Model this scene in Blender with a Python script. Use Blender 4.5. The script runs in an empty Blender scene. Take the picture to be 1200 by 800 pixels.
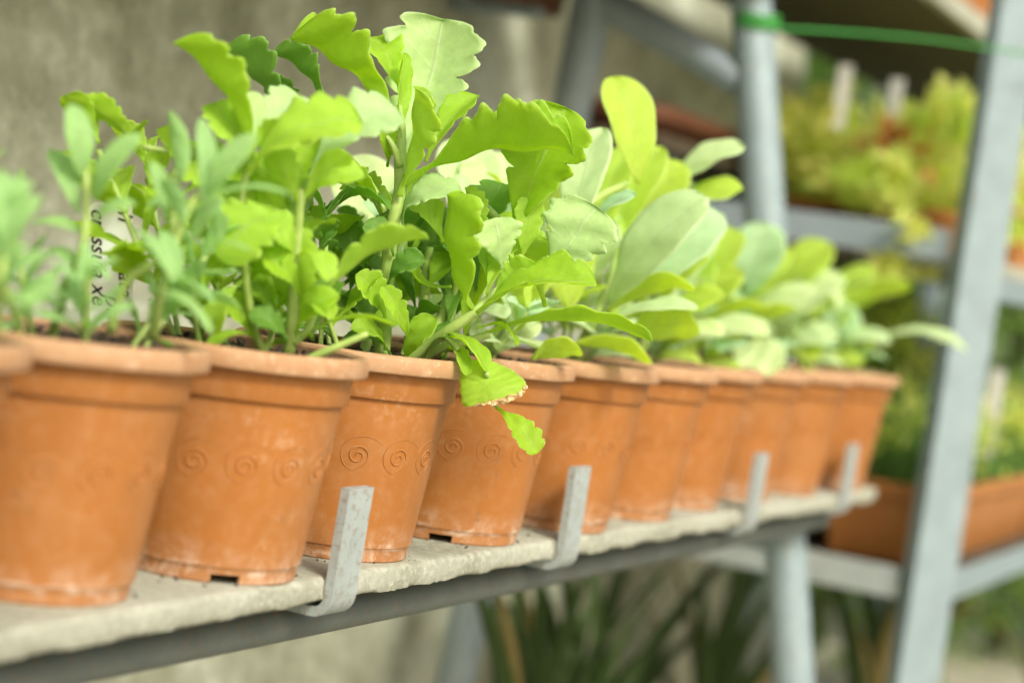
import bpy, bmesh, math, random
import numpy as np
from mathutils import Vector, Matrix, noise
random.seed(7); rng = np.random.default_rng(7)
sc = bpy.context.scene
C = sc.collection
R = math.radians

# ------------------------------------------------------------------ camera, light, exposure
cam_d = bpy.data.cameras.new('camera'); cam = bpy.data.objects.new('camera', cam_d); C.objects.link(cam)
r_ = Vector((0.40279, -0.90374, 0.14459)); fw = Vector((0.91522, 0.40110, -0.03869))
r_ = (r_ - fw * r_.dot(fw)).normalized(); fw.normalize(); u_ = r_.cross(fw)
cam.matrix_world = Matrix(((r_.x, u_.x, -fw.x, -1.158), (r_.y, u_.y, -fw.y, -0.8215), (r_.z, u_.z, -fw.z, 0.2589), (0, 0, 0, 1)))
cam_d.sensor_width = 36; cam_d.lens = 75.01; cam_d.clip_start = .05; cam_d.clip_end = 300
cam_d.dof.use_dof = True; cam_d.dof.focus_distance = 1.74; cam_d.dof.aperture_fstop = 2.9; cam_d.dof.aperture_blades = 0
sc.camera = cam
SUN_DIR = Vector((-0.42, -0.64, 0.68)).normalized()          # towards the sun
sun_el = math.asin(SUN_DIR.z); sun_az = math.atan2(SUN_DIR.x, SUN_DIR.y)
w = bpy.data.worlds.new('World'); sc.world = w; w.use_nodes = True
nt = w.node_tree; bgn = nt.nodes['Background']
sky = nt.nodes.new('ShaderNodeTexSky'); sky.sky_type = 'NISHITA'; sky.sun_disc = False
sky.sun_elevation = sun_el; sky.sun_rotation = sun_az; sky.air_density = 1.6; sky.dust_density = 6; sky.ozone_density = .3
nt.links.new(sky.outputs[0], bgn.inputs[0]); bgn.inputs[1].default_value = 0.15
sd = bpy.data.lights.new('sun', 'SUN'); sd.energy = 2.2; sd.angle = R(12); sd.color = (.98, 1, .91)
sun = bpy.data.objects.new('sun', sd); C.objects.link(sun)
sun.rotation_euler = SUN_DIR.to_track_quat('Z', 'Y').to_euler()
sc.view_settings.view_transform = 'Standard'; sc.view_settings.look = 'None'
sc.view_settings.exposure = 0.36; sc.view_settings.gamma = 1

# ------------------------------------------------------------------ material helpers
def mat(name, col, rough=.6, **k):
    m = bpy.data.materials.new(name); m.use_nodes = True
    b = m.node_tree.nodes['Principled BSDF']
    b.inputs['Base Color'].default_value = (*col, 1); b.inputs['Roughness'].default_value = rough
    for a, v in k.items(): b.inputs[a].default_value = v
    return m, m.node_tree, b
def N(t, kind, **k):
    n = t.nodes.new(kind)
    for a, v in k.items():
        if a in n.inputs: n.inputs[a].default_value = v
        else: setattr(n, a, v)
    return n
def noise_n(t, scale, detail=4, rough=.55, dist=0, coord='Object'):
    tc = N(t, 'ShaderNodeTexCoord'); n = N(t, 'ShaderNodeTexNoise')
    n.inputs['Scale'].default_value = scale; n.inputs['Detail'].default_value = detail
    n.inputs['Roughness'].default_value = rough; n.inputs['Distortion'].default_value = dist
    t.links.new(tc.outputs[coord], n.inputs['Vector']); return n.outputs['Fac']
def ramp(t, fac, stops):
    n = N(t, 'ShaderNodeValToRGB'); e = n.color_ramp.elements
    while len(e) < len(stops): e.new(.5)
    for x, (p, c) in zip(e, stops):
        x.position = p; x.color = (*c, 1) if len(c) == 3 else c
    t.links.new(fac, n.inputs[0]); return n.outputs[0]
def mix(t, fac, a, b, kind='MIX'):
    n = N(t, 'ShaderNodeMix'); n.data_type = 'RGBA'; n.blend_type = kind
    for s, v in ((0, fac), (6, a), (7, b)):
        if isinstance(v, (int, float)): n.inputs[s].default_value = v
        elif isinstance(v, tuple): n.inputs[s].default_value = (*v, 1)
        else: t.links.new(v, n.inputs[s])
    return n.outputs[2]
def math_n(t, op, a, b=0., c=None, clamp=False):
    n = N(t, 'ShaderNodeMath'); n.operation = op; n.use_clamp = clamp
    for i, v in enumerate((a, b, c)):
        if v is None: continue
        if isinstance(v, (int, float)): n.inputs[i].default_value = v
        else: t.links.new(v, n.inputs[i])
    return n.outputs[0]
def maprange(t, v, a, b, c=0, d=1):
    n = N(t, 'ShaderNodeMapRange'); n.inputs[1].default_value = a; n.inputs[2].default_value = b
    n.inputs[3].default_value = c; n.inputs[4].default_value = d; t.links.new(v, n.inputs[0]); return n.outputs[0]
def bump(t, b, h, strength=.3, dist=.002):
    n = N(t, 'ShaderNodeBump'); n.inputs['Strength'].default_value = strength; n.inputs['Distance'].default_value = dist
    t.links.new(h, n.inputs['Height']); t.links.new(n.outputs[0], b.inputs['Normal'])

# terracotta-coloured plastic of the pots
def pot_material(name, base, chalk):
    m, t, b = mat(name, base, .60, **{'Specular IOR Level': .25})
    oi0 = N(t, 'ShaderNodeObjectInfo'); tc0 = N(t, 'ShaderNodeTexCoord'); va_ = N(t, 'ShaderNodeVectorMath'); va_.operation = 'MULTIPLY_ADD'
    t.links.new(oi0.outputs['Random'], va_.inputs[0]); va_.inputs[1].default_value = (7, 3, 5); t.links.new(tc0.outputs['Object'], va_.inputs[2])
    def noise_n(t, scale, detail=4, rough=.55, dist=0):
        n = N(t, 'ShaderNodeTexNoise'); n.inputs['Scale'].default_value = scale; n.inputs['Detail'].default_value = detail
        n.inputs['Roughness'].default_value = rough; n.inputs['Distortion'].default_value = dist
        t.links.new(va_.outputs[0], n.inputs['Vector']); return n.outputs['Fac']
    n1 = noise_n(t, 14, 4); n2 = noise_n(t, 90, 5, .7)
    oi = N(t, 'ShaderNodeObjectInfo')
    c = ramp(t, n1, [(.3, tuple(x * .90 for x in base)), (.7, tuple(min(1, x * 1.08) for x in base))])
    c = mix(t, math_n(t, 'MULTIPLY', maprange(t, n2, .45, .8), .22), c, (.50, .32, .20))
    tc = N(t, 'ShaderNodeTexCoord'); sx = N(t, 'ShaderNodeSeparateXYZ'); t.links.new(tc.outputs['Object'], sx.inputs[0])
    # lime scale left by standing water near the foot
    z = math_n(t, 'ADD', sx.outputs[2], math_n(t, 'MULTIPLY', noise_n(t, 22, 3), .03))
    foot = maprange(t, z, .046, .016)
    fleck = maprange(t, noise_n(t, 48, 8, .75, .6), .47, .62)
    line = math_n(t, 'SUBTRACT', 1., maprange(t, math_n(t, 'ABSOLUTE', math_n(t, 'SUBTRACT', z, .026)), .0, .0030))
    line = math_n(t, 'MULTIPLY', line, maprange(t, noise_n(t, 30, 6, .7), .48, .62))
    f = math_n(t, 'ADD', math_n(t, 'MULTIPLY', foot, math_n(t, 'ADD', math_n(t, 'MULTIPLY', fleck, .62), .09)), math_n(t, 'MULTIPLY', line, .8), clamp=True)
    f = math_n(t, 'MULTIPLY', f, chalk, clamp=True)
    c = mix(t, f, c, (.62, .48, .38))
    # faint pale runs down the side
    sc_ = N(t, 'ShaderNodeMapping'); sc_.inputs['Scale'].default_value = (28, 28, 3.5); t.links.new(tc.outputs['Object'], sc_.inputs[0])
    nn = N(t, 'ShaderNodeTexNoise'); nn.inputs['Scale'].default_value = 1; nn.inputs['Detail'].default_value = 5; t.links.new(sc_.outputs[0], nn.inputs[0])
    c = mix(t, math_n(t, 'MULTIPLY', maprange(t, nn.outputs[0], .60, .75), .30), c, (.55, .33, .19))
    # dust film, splashes of soil and old scuffs
    c = mix(t, math_n(t, 'MULTIPLY', maprange(t, noise_n(t, 5, 5, .65, .8), .50, .72), .14 * chalk), c, (.50, .32, .17))
    c = mix(t, math_n(t, 'MULTIPLY', maprange(t, noise_n(t, 75, 3, .5), .69, .74), .55), c, (.22, .12, .06))
    c = mix(t, math_n(t, 'MULTIPLY', math_n(t, 'MULTIPLY', maprange(t, noise_n(t, 11, 6, .7), .55, .62), maprange(t, noise_n(t, 130, 4, .7), .5, .62)), .26 * chalk), c, (.58, .40, .26))
    t.links.new(c, b.inputs['Base Color'])
    rr = maprange(t, n2, .3, .8, .42, .68); t.links.new(rr, b.inputs['Roughness'])
    bump(t, b, math_n(t, 'ADD', n2, f), .15, .0006)
    return m
POT = pot_material('pot_plastic', (.345, .133, .031), 1.0)
RIM, t, b = mat('pot_rim_weathered', (.60, .28, .15), .7)
n1 = noise_n(t, 40, 6, .65); n2 = noise_n(t, 160, 4, .7)
c = ramp(t, n1, [(.32, (.38, .20, .095)), (.6, (.43, .255, .14)), (.8, (.50, .35, .235))])
c = mix(t, math_n(t, 'MULTIPLY', maprange(t, n2, .56, .72), .5), c, (.74, .56, .42)); t.links.new(c, b.inputs[0]); bump(t, b, n2, .25, .0006)
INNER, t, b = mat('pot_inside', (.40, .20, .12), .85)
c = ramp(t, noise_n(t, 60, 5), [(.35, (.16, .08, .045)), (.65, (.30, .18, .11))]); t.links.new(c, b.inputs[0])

def soil_material():
    m, t, b = mat('soil', (.05, .035, .025), .95)
    n = noise_n(t, 140, 6, .75)
    t.links.new(ramp(t, n, [(.35, (.018, .013, .010)), (.55, (.07, .05, .035)), (.72, (.25, .20, .15))]), b.inputs[0]); bump(t, b, n, .8, .004); return m
SOIL = soil_material()
BOARD, t, b = mat('board_fibre_cement', (.42, .40, .34), .92)
n1 = noise_n(t, 9, 5, .6); n2 = noise_n(t, 120, 7, .75)
c = ramp(t, n1, [(.30, (.26, .265, .20)), (.52, (.37, .38, .31)), (.72, (.45, .47, .40))])
c = mix(t, maprange(t, n2, .48, .68), c, (.54, .56, .47)); c = mix(t, math_n(t, 'MULTIPLY', maprange(t, noise_n(t, 45, 5, .7), .60, .75), .5), c, (.22, .21, .14))
t.links.new(c, b.inputs[0]); bump(t, b, n2, .9, .003)
def metal(name, base, rust=1.0):
    m, t, b = mat(name, base, .55, **{'Metallic': .15})
    n1 = noise_n(t, 25, 5, .6); n2 = noise_n(t, 150, 6, .75)
    c = ramp(t, n1, [(.35, tuple(x * .9 for x in base)), (.65, tuple(min(1, x * 1.08) for x in base))])
    c = mix(t, math_n(t, 'MULTIPLY', maprange(t, n2, .62, .70), .75 * rust), c, (.17, .15, .12))
    rs = math_n(t, 'MULTIPLY', maprange(t, noise_n(t, 24, 7, .8), .60, .68), .85 * rust)
    c = mix(t, rs, c, (.30, .16, .05))
    ge = N(t, 'ShaderNodeNewGeometry'); pt = maprange(t, ge.outputs['Pointiness'], .535, .60)
    c = mix(t, math_n(t, 'MULTIPLY', pt, math_n(t, 'MULTIPLY', maprange(t, n2, .50, .62), .7 * min(1, rust))), c, (.20, .12, .06))
    t.links.new(c, b.inputs[0]); bump(t, b, n2, .45, .0014); return m
PAINT = metal('grey_painted_steel', (.36, .415, .42), .7)
PAINT2 = metal('pale_grey_painted_steel', (.25, .33, .365), .35)
PAINTD = metal('blue_grey_painted_steel', (.26, .325, .37), .2)

def leaf_material(name, top, edge, trans, tcol, rough=.52, vein=.55, spotty=.4):
    m, t, b = mat(name, top, rough, **{'Specular IOR Level': .3})
    uv = N(t, 'ShaderNodeUVMap'); s = N(t, 'ShaderNodeSeparateXYZ'); t.links.new(uv.outputs[0], s.inputs[0])
    u, v = s.outputs[0], math_n(t, 'ABSOLUTE', math_n(t, 'SUBTRACT', s.outputs[1], .5))      # v 0 at midrib, .5 at the edge
    oi = N(t, 'ShaderNodeObjectInfo')
    n1 = noise_n(t, 60, 4, .6); n2 = noise_n(t, 420, 4, .6)
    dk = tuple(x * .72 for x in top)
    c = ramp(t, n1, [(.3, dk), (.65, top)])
    c = mix(t, math_n(t, 'MULTIPLY', oi.outputs['Random'], .35), c, tuple(min(1, x * k) for x, k in zip(top, (1.35, 1.12, .8))))
    # midrib and side veins, running forward from the midrib
    rib = math_n(t, 'SUBTRACT', 1., maprange(t, v, .004, .022))
    q = math_n(t, 'FRACT', math_n(t, 'MULTIPLY', math_n(t, 'SUBTRACT', u, math_n(t, 'MULTIPLY', v, .42)), 6.5))
    q = math_n(t, 'ABSOLUTE', math_n(t, 'SUBTRACT', q, .5))
    sv = math_n(t, 'MULTIPLY', math_n(t, 'SUBTRACT', 1., maprange(t, q, .0, .06)), maprange(t, v, .48, .15))
    n3 = noise_n(t, 190, 3, .6); c = mix(t, math_n(t, 'MULTIPLY', maprange(t, n3, .40, .62), .42), c, dk)
    ve = math_n(t, 'ADD', rib, math_n(t, 'MULTIPLY', sv, .45), clamp=True)
    c = mix(t, math_n(t, 'MULTIPLY', ve, vein), c, edge)
    ed = maprange(t, v, .468, .497); c = mix(t, math_n(t, 'MULTIPLY', ed, .75), c, edge)
    c = mix(t, math_n(t, 'MULTIPLY', maprange(t, n2, .58, .72), spotty), c, tuple(min(1, x * 1.5 + .04) for x in top))
    t.links.new(c, b.inputs[0])
    tr = N(t, 'ShaderNodeBsdfTranslucent'); tcx = mix(t, ve, tcol, tuple(x * .8 for x in tcol)); t.links.new(tcx, tr.inputs[0])
    ms = N(t, 'ShaderNodeMixShader'); ms.inputs[0].default_value = trans
    out = t.nodes['Material Output']; t.links.new(b.outputs[0], ms.inputs[1]); t.links.new(tr.outputs[0], ms.inputs[2]); t.links.new(ms.outputs[0], out.inputs[0])
    h = math_n(t, 'SUBTRACT', math_n(t, 'ADD', n1, math_n(t, 'MULTIPLY', n3, .55)), math_n(t, 'MULTIPLY', ve, .5))
    bump(t, b, h, .45, .0016); return m
LM = {
 'mid':  leaf_material('leaf_mid_green', (.36, .57, .055), (.60, .78, .28), .58, (.76, .97, .06)),
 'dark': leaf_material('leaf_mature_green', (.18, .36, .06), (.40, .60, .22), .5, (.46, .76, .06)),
 'yel':  leaf_material('leaf_young_yellow_green', (.46, .70, .11), (.70, .84, .34), .60, (.80, .98, .12)),
 'pale': leaf_material('leaf_pale_bloomed', (.56, .76, .40), (.74, .88, .58), .50, (.78, .96, .46)),
 'opale': leaf_material('succulent_pale_green', (.68, .86, .54), (.84, .95, .74), .52, (.86, .99, .58), vein=.12),
 'oyel':  leaf_material('succulent_yellow_green', (.54, .74, .16), (.78, .90, .50), .60, (.86, .99, .16), vein=.12),
 'oblue': leaf_material('succulent_blue_green', (.58, .80, .58), (.78, .92, .74), .5, (.72, .96, .56), vein=.10),
 'grey': leaf_material('leaf_grey_green', (.42, .64, .33), (.58, .76, .48), .55, (.66, .94, .32), vein=.15),
}
STEM, t, b = mat('stem_green', (.42, .56, .16), .45)
t.links.new(ramp(t, noise_n(t, 50, 4), [(.3, (.27, .40, .09)), (.7, (.42, .56, .16))]), b.inputs[0])
DRY, t, b = mat('dry_leaf', (.46, .30, .14), .9)
t.links.new(ramp(t, noise_n(t, 160, 4), [(.35, (.24, .12, .05)), (.55, (.62, .44, .22)), (.75, (.80, .68, .45))]), b.inputs[0])

# ------------------------------------------------------------------ object helpers
def tag(o, label=None, cat=None, group=None, kind=None):
    if label: o['label'] = label
    if cat: o['category'] = cat
    if group: o['group'] = group
    if kind: o['kind'] = kind
    return o
def empty(name, loc, label, cat, group=None):
    o = bpy.data.objects.new(name, None); o.empty_display_size = .05; C.objects.link(o); o.location = loc
    return tag(o, label, cat, group)
def link(name, me, m, parent=None, loc=None, smooth=False):
    if m is not None and not me.materials:
        for x in (m if isinstance(m, (list, tuple)) else [m]): me.materials.append(x)
    o = bpy.data.objects.new(name, me); C.objects.link(o)
    if loc is not None: o.location = loc
    if parent is not None:
        o.parent = parent
        if loc is None: o.matrix_parent_inverse = Matrix.Translation(-parent.location)
    return o
def mesh(name, v, f, smooth=True, uv=None):
    me = bpy.data.meshes.new(name); me.from_pydata([tuple(x) for x in v], [], [tuple(x) for x in f])
    if uv is not None:
        l = me.uv_layers.new(name='UVMap'); idx = np.empty(len(me.loops), 'i'); me.loops.foreach_get('vertex_index', idx)
        l.data.foreach_set('uv', np.asarray(uv, 'f')[idx].ravel())
    if smooth: me.polygons.foreach_set('use_smooth', [True] * len(me.polygons))
    me.update(); return me
def bm_mesh(name, bm, smooth=False, sharp=None):
    bmesh.ops.recalc_face_normals(bm, faces=bm.faces)
    me = bpy.data.meshes.new(name); bm.to_mesh(me); bm.free()
    if smooth:
        me.polygons.foreach_set('use_smooth', [True] * len(me.polygons))
        me.set_sharp_from_angle(angle=R(sharp or 35))
    return me
def box(bm, x0, x1, y0, y1, z0, z1, bev=0., rough=0., cuts=0):
    g = bmesh.ops.create_cube(bm, size=1); vs = g['verts']
    for v in vs: v.co = Vector(((x0 + x1) / 2 + v.co.x * (x1 - x0), (y0 + y1) / 2 + v.co.y * (y1 - y0), (z0 + z1) / 2 + v.co.z * (z1 - z0)))
    if bev:
        es = list({e for v in vs for e in v.link_edges}); bmesh.ops.bevel(bm, geom=es, offset=bev, segments=2, profile=.6, affect='EDGES')
    return vs
def tube_mesh(pts, rad, seg=12, cap=True, radii=None, closed=False):
    P = [Vector(p) for p in pts]; v = []; f = []; n = len(P); prev = None
    for i, p in enumerate(P):
        tdir = ((P[min(i + 1, n - 1)] - P[max(i - 1, 0)]) if not closed else (P[(i + 1) % n] - P[i - 1])).normalized()
        if prev is None: a = tdir.orthogonal().normalized()
        else: a = (prev - tdir * prev.dot(tdir)).normalized()
        prev = a; bb = tdir.cross(a); rr = radii[i] if radii else rad
        for k in range(seg):
            an = 2 * math.pi * k / seg; v.append(p + (a * math.cos(an) + bb * math.sin(an)) * rr)
    for i in range(n if closed else n - 1):
        j = (i + 1) % n
        for k in range(seg):
            k2 = (k + 1) % seg; f.append((i * seg + k, i * seg + k2, j * seg + k2, j * seg + k))
    if cap and not closed: f.append(tuple(range(seg))[::-1]); f.append(tuple((n - 1) * seg + k for k in range(seg)))
    return v, f
def catmull(P, n=6):
    P = [Vector(p) for p in P]
    if len(P) < 3: return P
    Q = [P[0] * 2 - P[1]] + P + [P[-1] * 2 - P[-2]]; out = []
    for i in range(1, len(Q) - 2):
        for k in range(n):
            t = k / n; a, b_, c_, d_ = Q[i - 1:i + 3]
            out.append(.5 * ((2 * b_) + (c_ - a) * t + (2 * a - 5 * b_ + 4 * c_ - d_) * t * t + (3 * b_ - a - 3 * c_ + d_) * t ** 3))
    return out + [P[-1]]

# ------------------------------------------------------------------ the setting
WALL, t, b = mat('concrete_wall', (.36, .34, .27), .95)
n1 = noise_n(t, 5.5, 7, .72, .3); n2 = noise_n(t, 30, 4, .6)
c = ramp(t, n1, [(.34, (.25, .265, .19)), (.45, (.41, .435, .335)), (.56, (.56, .60, .49)), (.68, (.72, .76, .67))])
c = mix(t, math_n(t, 'MULTIPLY', maprange(t, n2, .35, .65), .5), c, (.18, .19, .125)); c = mix(t, math_n(t, 'MULTIPLY', maprange(t, n2, .58, .72), .5), c, (.66, .66, .52))
t.links.new(c, b.inputs[0]); bump(t, b, n2, 1., .01)
def rough_slab(name, x0, x1, y0, y1, z0, z1, m, nx, nz, amp):
    """a thick upright slab with a gently uneven front face"""
    bm = bmesh.new(); front = []
    for i in range(nx + 1):
        row = []
        for j in range(nz + 1):
            x = x0 + (x1 - x0) * i / nx; z = z0 + (z1 - z0) * j / nz
            row.append(bm.verts.new((x, y0 + amp * noise.noise(Vector((x * 5, z * 5, 3))) + amp * .5 * noise.noise(Vector((x * 19, z * 19, 1))), z)))
        front.append(row)
    for i in range(nx):
        for j in range(nz): bm.faces.new((front[i][j], front[i + 1][j], front[i + 1][j + 1], front[i][j + 1]))
    back = [bm.verts.new((x, y1, z)) for x, z in ((x0, z0), (x1, z0), (x1, z1), (x0, z1))]
    bm.faces.new(back)
    bm.faces.new([front[i][0] for i in range(nx, -1, -1)] + [back[0], back[1]])
    bm.faces.new([front[i][nz] for i in range(nx + 1)] + [back[2], back[3]])
    bm.faces.new([front[0][j] for j in range(nz + 1)] + [back[3], back[0]])
    bm.faces.new([front[nx][j] for j in range(nz, -1, -1)] + [back[1], back[2]])
    return link(name, bm_mesh(name, bm, True), m)
tag(rough_slab('concrete_wall', -1.5, 3.55, .62, .80, -.76, 1.5, WALL, 110, 50, .012), 'mottled grey brown concrete wall behind the rows of potted plants', 'wall')

GROUND, t, b = mat('ground_concrete', (.36, .35, .28), .95)
n1 = noise_n(t, 2.5, 6, .65); c = ramp(t, n1, [(.3, (.22, .21, .15)), (.55, (.40, .38, .30)), (.75, (.50, .48, .38))]); t.links.new(c, b.inputs[0]); bump(t, b, noise_n(t, 60, 5), .6, .006)
bm = bmesh.new(); bmesh.ops.create_grid(bm, x_segments=150, y_segments=150, size=400)
for v in bm.verts: v.co.z = -.75 + .02 * noise.noise(v.co * .7)
tag(link('ground', bm_mesh('ground', bm, True), GROUND), kind='structure')

# ------------------------------------------------------------------ the near rack
YB = -.0737
rack = empty('plant_rack', (1.8, 0, -.75), 'grey painted tube rack with upturned hooks that carries the row of round pots', 'plant rack')
def part_tube(name, pts, rad, m, parent, seg=24, label=None):
    v, f = tube_mesh(pts, rad, seg); me = mesh(name, v, f); me.set_sharp_from_angle(angle=R(40))
    o = link(name, me, m, parent)
    if label: o['label'] = label
    return o
def leg_line(x, y1, z1, y2, z2, zb):    # extend down to the ground
    k = (zb - z1) / (z2 - z1); return (x, y1 + (y2 - y1) * k, zb)
for X in (1.8, -1.0):
    top = (X, .157 + .02, .685); part_tube('front_leg', [leg_line(X, -.033, -.27, .16, .593, -.755), leg_line(X, -.033, -.27, .16, .593, .685)], .030, PAINT2, rack)
    part_tube('rear_leg', [leg_line(X, .482, -.327, .427, .619, -.755), leg_line(X, .482, -.327, .427, .619, .685)], .030, PAINTD, rack)
    part_tube('side_bar', [(X, .43, .668), (X, .175, .560)], .025, PAINTD, rack)
    part_tube('side_bar', [(X, .020, -.085), (X, .47, -.085)], .020, PAINTD, rack)
TUBE_Y, TUBE_Z, TUBE_R = -.030, -.0455, .0150
part_tube('shelf_rail', [(-1.15, TUBE_Y, TUBE_Z), (1.83, TUBE_Y, TUBE_Z)], TUBE_R, metal('rail_grey_paint', (.095, .118, .112), .5), rack)
part_tube('shelf_rail', [(-1.15, .11, TUBE_Z), (1.83, .11, TUBE_Z)], TUBE_R, bpy.data.materials['rail_grey_paint'], rack)
# upturned flat-bar hooks, welded on the rail
def hook_mesh():
    th = .0075; pts = [(.06, -.0255), (-.0660, -.0255)]   # y, z centre line: arm under the board, bend, upright
    cx, cz, rr = -.0680, -.0135, .012
    for k in range(1, 7):
        a = -math.pi / 2 - k * math.pi / 12; pts.append((cx + rr * math.cos(a), cz + rr * math.sin(a)))
    pts.append((cx - rr - .0005, .0715)); hw = .0195
    bm = bmesh.new(); rings = []
    for i, p in enumerate(pts):
        a = Vector(pts[max(i - 1, 0)]); c_ = Vector(pts[min(i + 1, len(pts) - 1)]); tdir = (c_ - a).normalized(); nn = Vector((-tdir.y, tdir.x)) * th / 2
        ring = []
        for sx, sn in ((-1, -1), (1, -1), (1, 1), (-1, 1)): ring.append(bm.verts.new((sx * hw, p[0] + nn.x * sn, p[1] + nn.y * sn)))
        rings.append(ring)
    for i in range(len(rings) - 1):
        for k in range(4): bm.faces.new((rings[i][k], rings[i][(k + 1) % 4], rings[i + 1][(k + 1) % 4], rings[i + 1][k]))
    bm.faces.new(rings[0]); bm.faces.new(rings[-1][::-1])
    es = [e for e in bm.edges if e.calc_face_angle(0) > .9]
    bmesh.ops.bevel(bm, geom=es, offset=.0013, segments=2, affect='EDGES')
    return bm_mesh('hook', bm, True, 30)
hk = hook_mesh()
for i, (x, rz) in enumerate(((-.28, 0), (.281, .02), (.737, -.01), (1.321, .01), (1.756, 0))):
    o = link('hook', hk, PAINT, rack); o.location = (x, 0, 0); o.matrix_parent_inverse = Matrix.Translation(-rack.location); o.rotation_euler.x = 0.02 * (i % 2)

# the boards that lie on the hooks: front edge chipped
def board_mesh(x0, x1, yb, y1, t, seed, chip=1.):
    n = int((x1 - x0) / .004); bm = bmesh.new(); cols = []
    ys = [0, .003, .010, .03, .08, .14, y1 - yb]
    for i in range(n + 1):
        x = x0 + (x1 - x0) * i / n
        g = lambda s, k: noise.noise(Vector((x * s, k, seed)))
        ft = .0010 * g(60, 1) + .0016 * g(220, 2); fb = .0014 * g(50, 5) + .002 * g(200, 6)
        cb = max(0, g(14, 8) + .15) * .007 * chip + abs(g(90, 9)) * .002 * chip       # chips out of the bottom edge
        top = [bm.verts.new((x, yb + y + (ft if k == 0 else 0), -.0005 * (k == 0) - .0012 * (k == 0) + .0004 * g(30, k))) for k, y in enumerate(ys)]
        mid = [bm.verts.new((x, yb + fb * .6 - .001 + .0015 * g(150, 20 + q), -t * q_)) for q, q_ in enumerate((.25, .5, .75))]
        lo = bm.verts.new((x, yb + fb + .001, -t + cb)); lo2 = bm.verts.new((x, yb + .006 + cb, -t + .0)); lo3 = bm.verts.new((x, y1, -t))
        cols.append(top[::-1] + mid + [lo, lo2, lo3])
    for i in range(n):
        a, b_ = cols[i], cols[i + 1]; m_ = len(a)
        for k in range(m_): bm.faces.new((a[k], a[(k + 1) % m_], b_[(k + 1) % m_], b_[k]))
    bm.faces.new(cols[0]); bm.faces.new(cols[-1][::-1])
    return bm_mesh('shelf_board', bm, True, 50)
bl = ['long pale grey shelf board under the nearest round pots, front edge chipped underneath', 'middle pale grey shelf board between the second and third visible hooks', 'last pale grey shelf board at the far end of the pot row']
for (x0, x1), l in zip(((-1.0, .7115), (.7165, 1.289), (1.294, 1.956)), bl):
    o = link('shelf_board', board_mesh(x0, x1, YB, .16, .0205, x0), BOARD); tag(o, l, 'shelf board', 'boards carrying the row of round pots')

# ------------------------------------------------------------------ round pots
PR = dict(H=.170, R=.0993, hr=.0153, rc=.0885, zc=.1336, rb=.0672)
def lathe(prof, seg=96, closed=False, skip=None):
    v = []; f = []; n = len(prof)
    for i in range(seg):
        a = 2 * math.pi * i / seg
        for r, z in prof: v.append((r * math.cos(a), r * math.sin(a), z))
    for i in range(seg):
        j = (i + 1) % seg
        for k in range(n if closed else n - 1):
            k2 = (k + 1) % n
            if skip and skip(i, k): continue
            f.append((i * n + k, j * n + k, j * n + k2, i * n + k2))
    return v, f
def body_mesh():
    seg = 120; rb = PR['rb']; zc = PR['zc']
    nz = .0070
    wall = lambda z: rb + .0008 + (.0838 - rb) * z / zc
    prof = [(rb - .0035, 0.0003), (rb - .0012, 0), (rb, .0012), (rb + .0006, nz), (rb + .0012, .0112), (wall(.014) , .0125)]
    prof += [(wall(z), z) for z in (.03, .05, .07, .09, .11, zc - .0035)]
    prof += [(wall(zc), zc - .0006), (PR['rc'] - .0006, zc), (PR['rc'], zc + .0008), (PR['rc'] + .0007, PR['H'] - PR['hr'] + .002)]
    prof += [(PR['rc'] - .002, PR['H'] - PR['hr'] + .002), (PR['rc'] - .0045, zc), (wall(.1) - .003, .1), (rb - .003, .012), (.02, .012), (.02, .0075), (rb - .0035, .0075)]
    n = len(prof); notch = set()
    for c0 in (0, 60):
        for k in range(-3, 3): notch.add((c0 + k) % seg)
    def skip(i, k):
        return i in notch and (k in (0, 1, 2) or k == n - 1)
    v, f = lathe(prof, seg, True, skip)
    for c0 in (0, 60):                    # roof and cheeks of each notch
        ids = [(c0 + k) % seg for k in range(-3, 4)]
        for a, b_ in zip(ids[:-1], ids[1:]): f.append((a * n + 3, b_ * n + 3, b_ * n + n - 1, a * n + n - 1))
        for e in (ids[0], ids[-1]): f.append((e * n, e * n + 1, e * n + 2, e * n + 3, e * n + n - 1))
    me = mesh('body', v, f); me.set_sharp_from_angle(angle=R(38)); return me
def rim_mesh(seed=0):
    H, Rr, hr, rc = PR['H'], PR['R'], PR['hr'], PR['rc']
    z0 = H - hr
    prof = [(rc - .002, z0 + .003), (rc + .0008, z0 + .0025), (Rr - .003, z0 + .0004), (Rr - .0008, z0 + .0006), (Rr, z0 + .002), (Rr - .0002, H - .0042), (Rr - .0016, H - .0012), (Rr - .0042, H),
            (Rr - .0085, H - .0004), (Rr - .0105, H - .0022), (Rr - .0120, H - .006), (rc - .0035, z0 - .004)]
    v, f = lathe(prof, 112, False)
    v = [(x + .0006 * noise.noise(Vector((x * 30, y * 30, seed))), y + .0006 * noise.noise(Vector((x * 30, y * 30, seed + 5))), z + .0007 * noise.noise(Vector((x * 25, y * 25, 9 + seed)))) for x, y, z in v]
    me = mesh('rim', v, f); me.materials.append(RIM); me.materials.append(INNER)
    me.polygons.foreach_set('material_index', [1 if k >= 9 else 0 for i in range(112) for k in range(11)]); me.set_sharp_from_angle(angle=R(60)); return me
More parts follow.
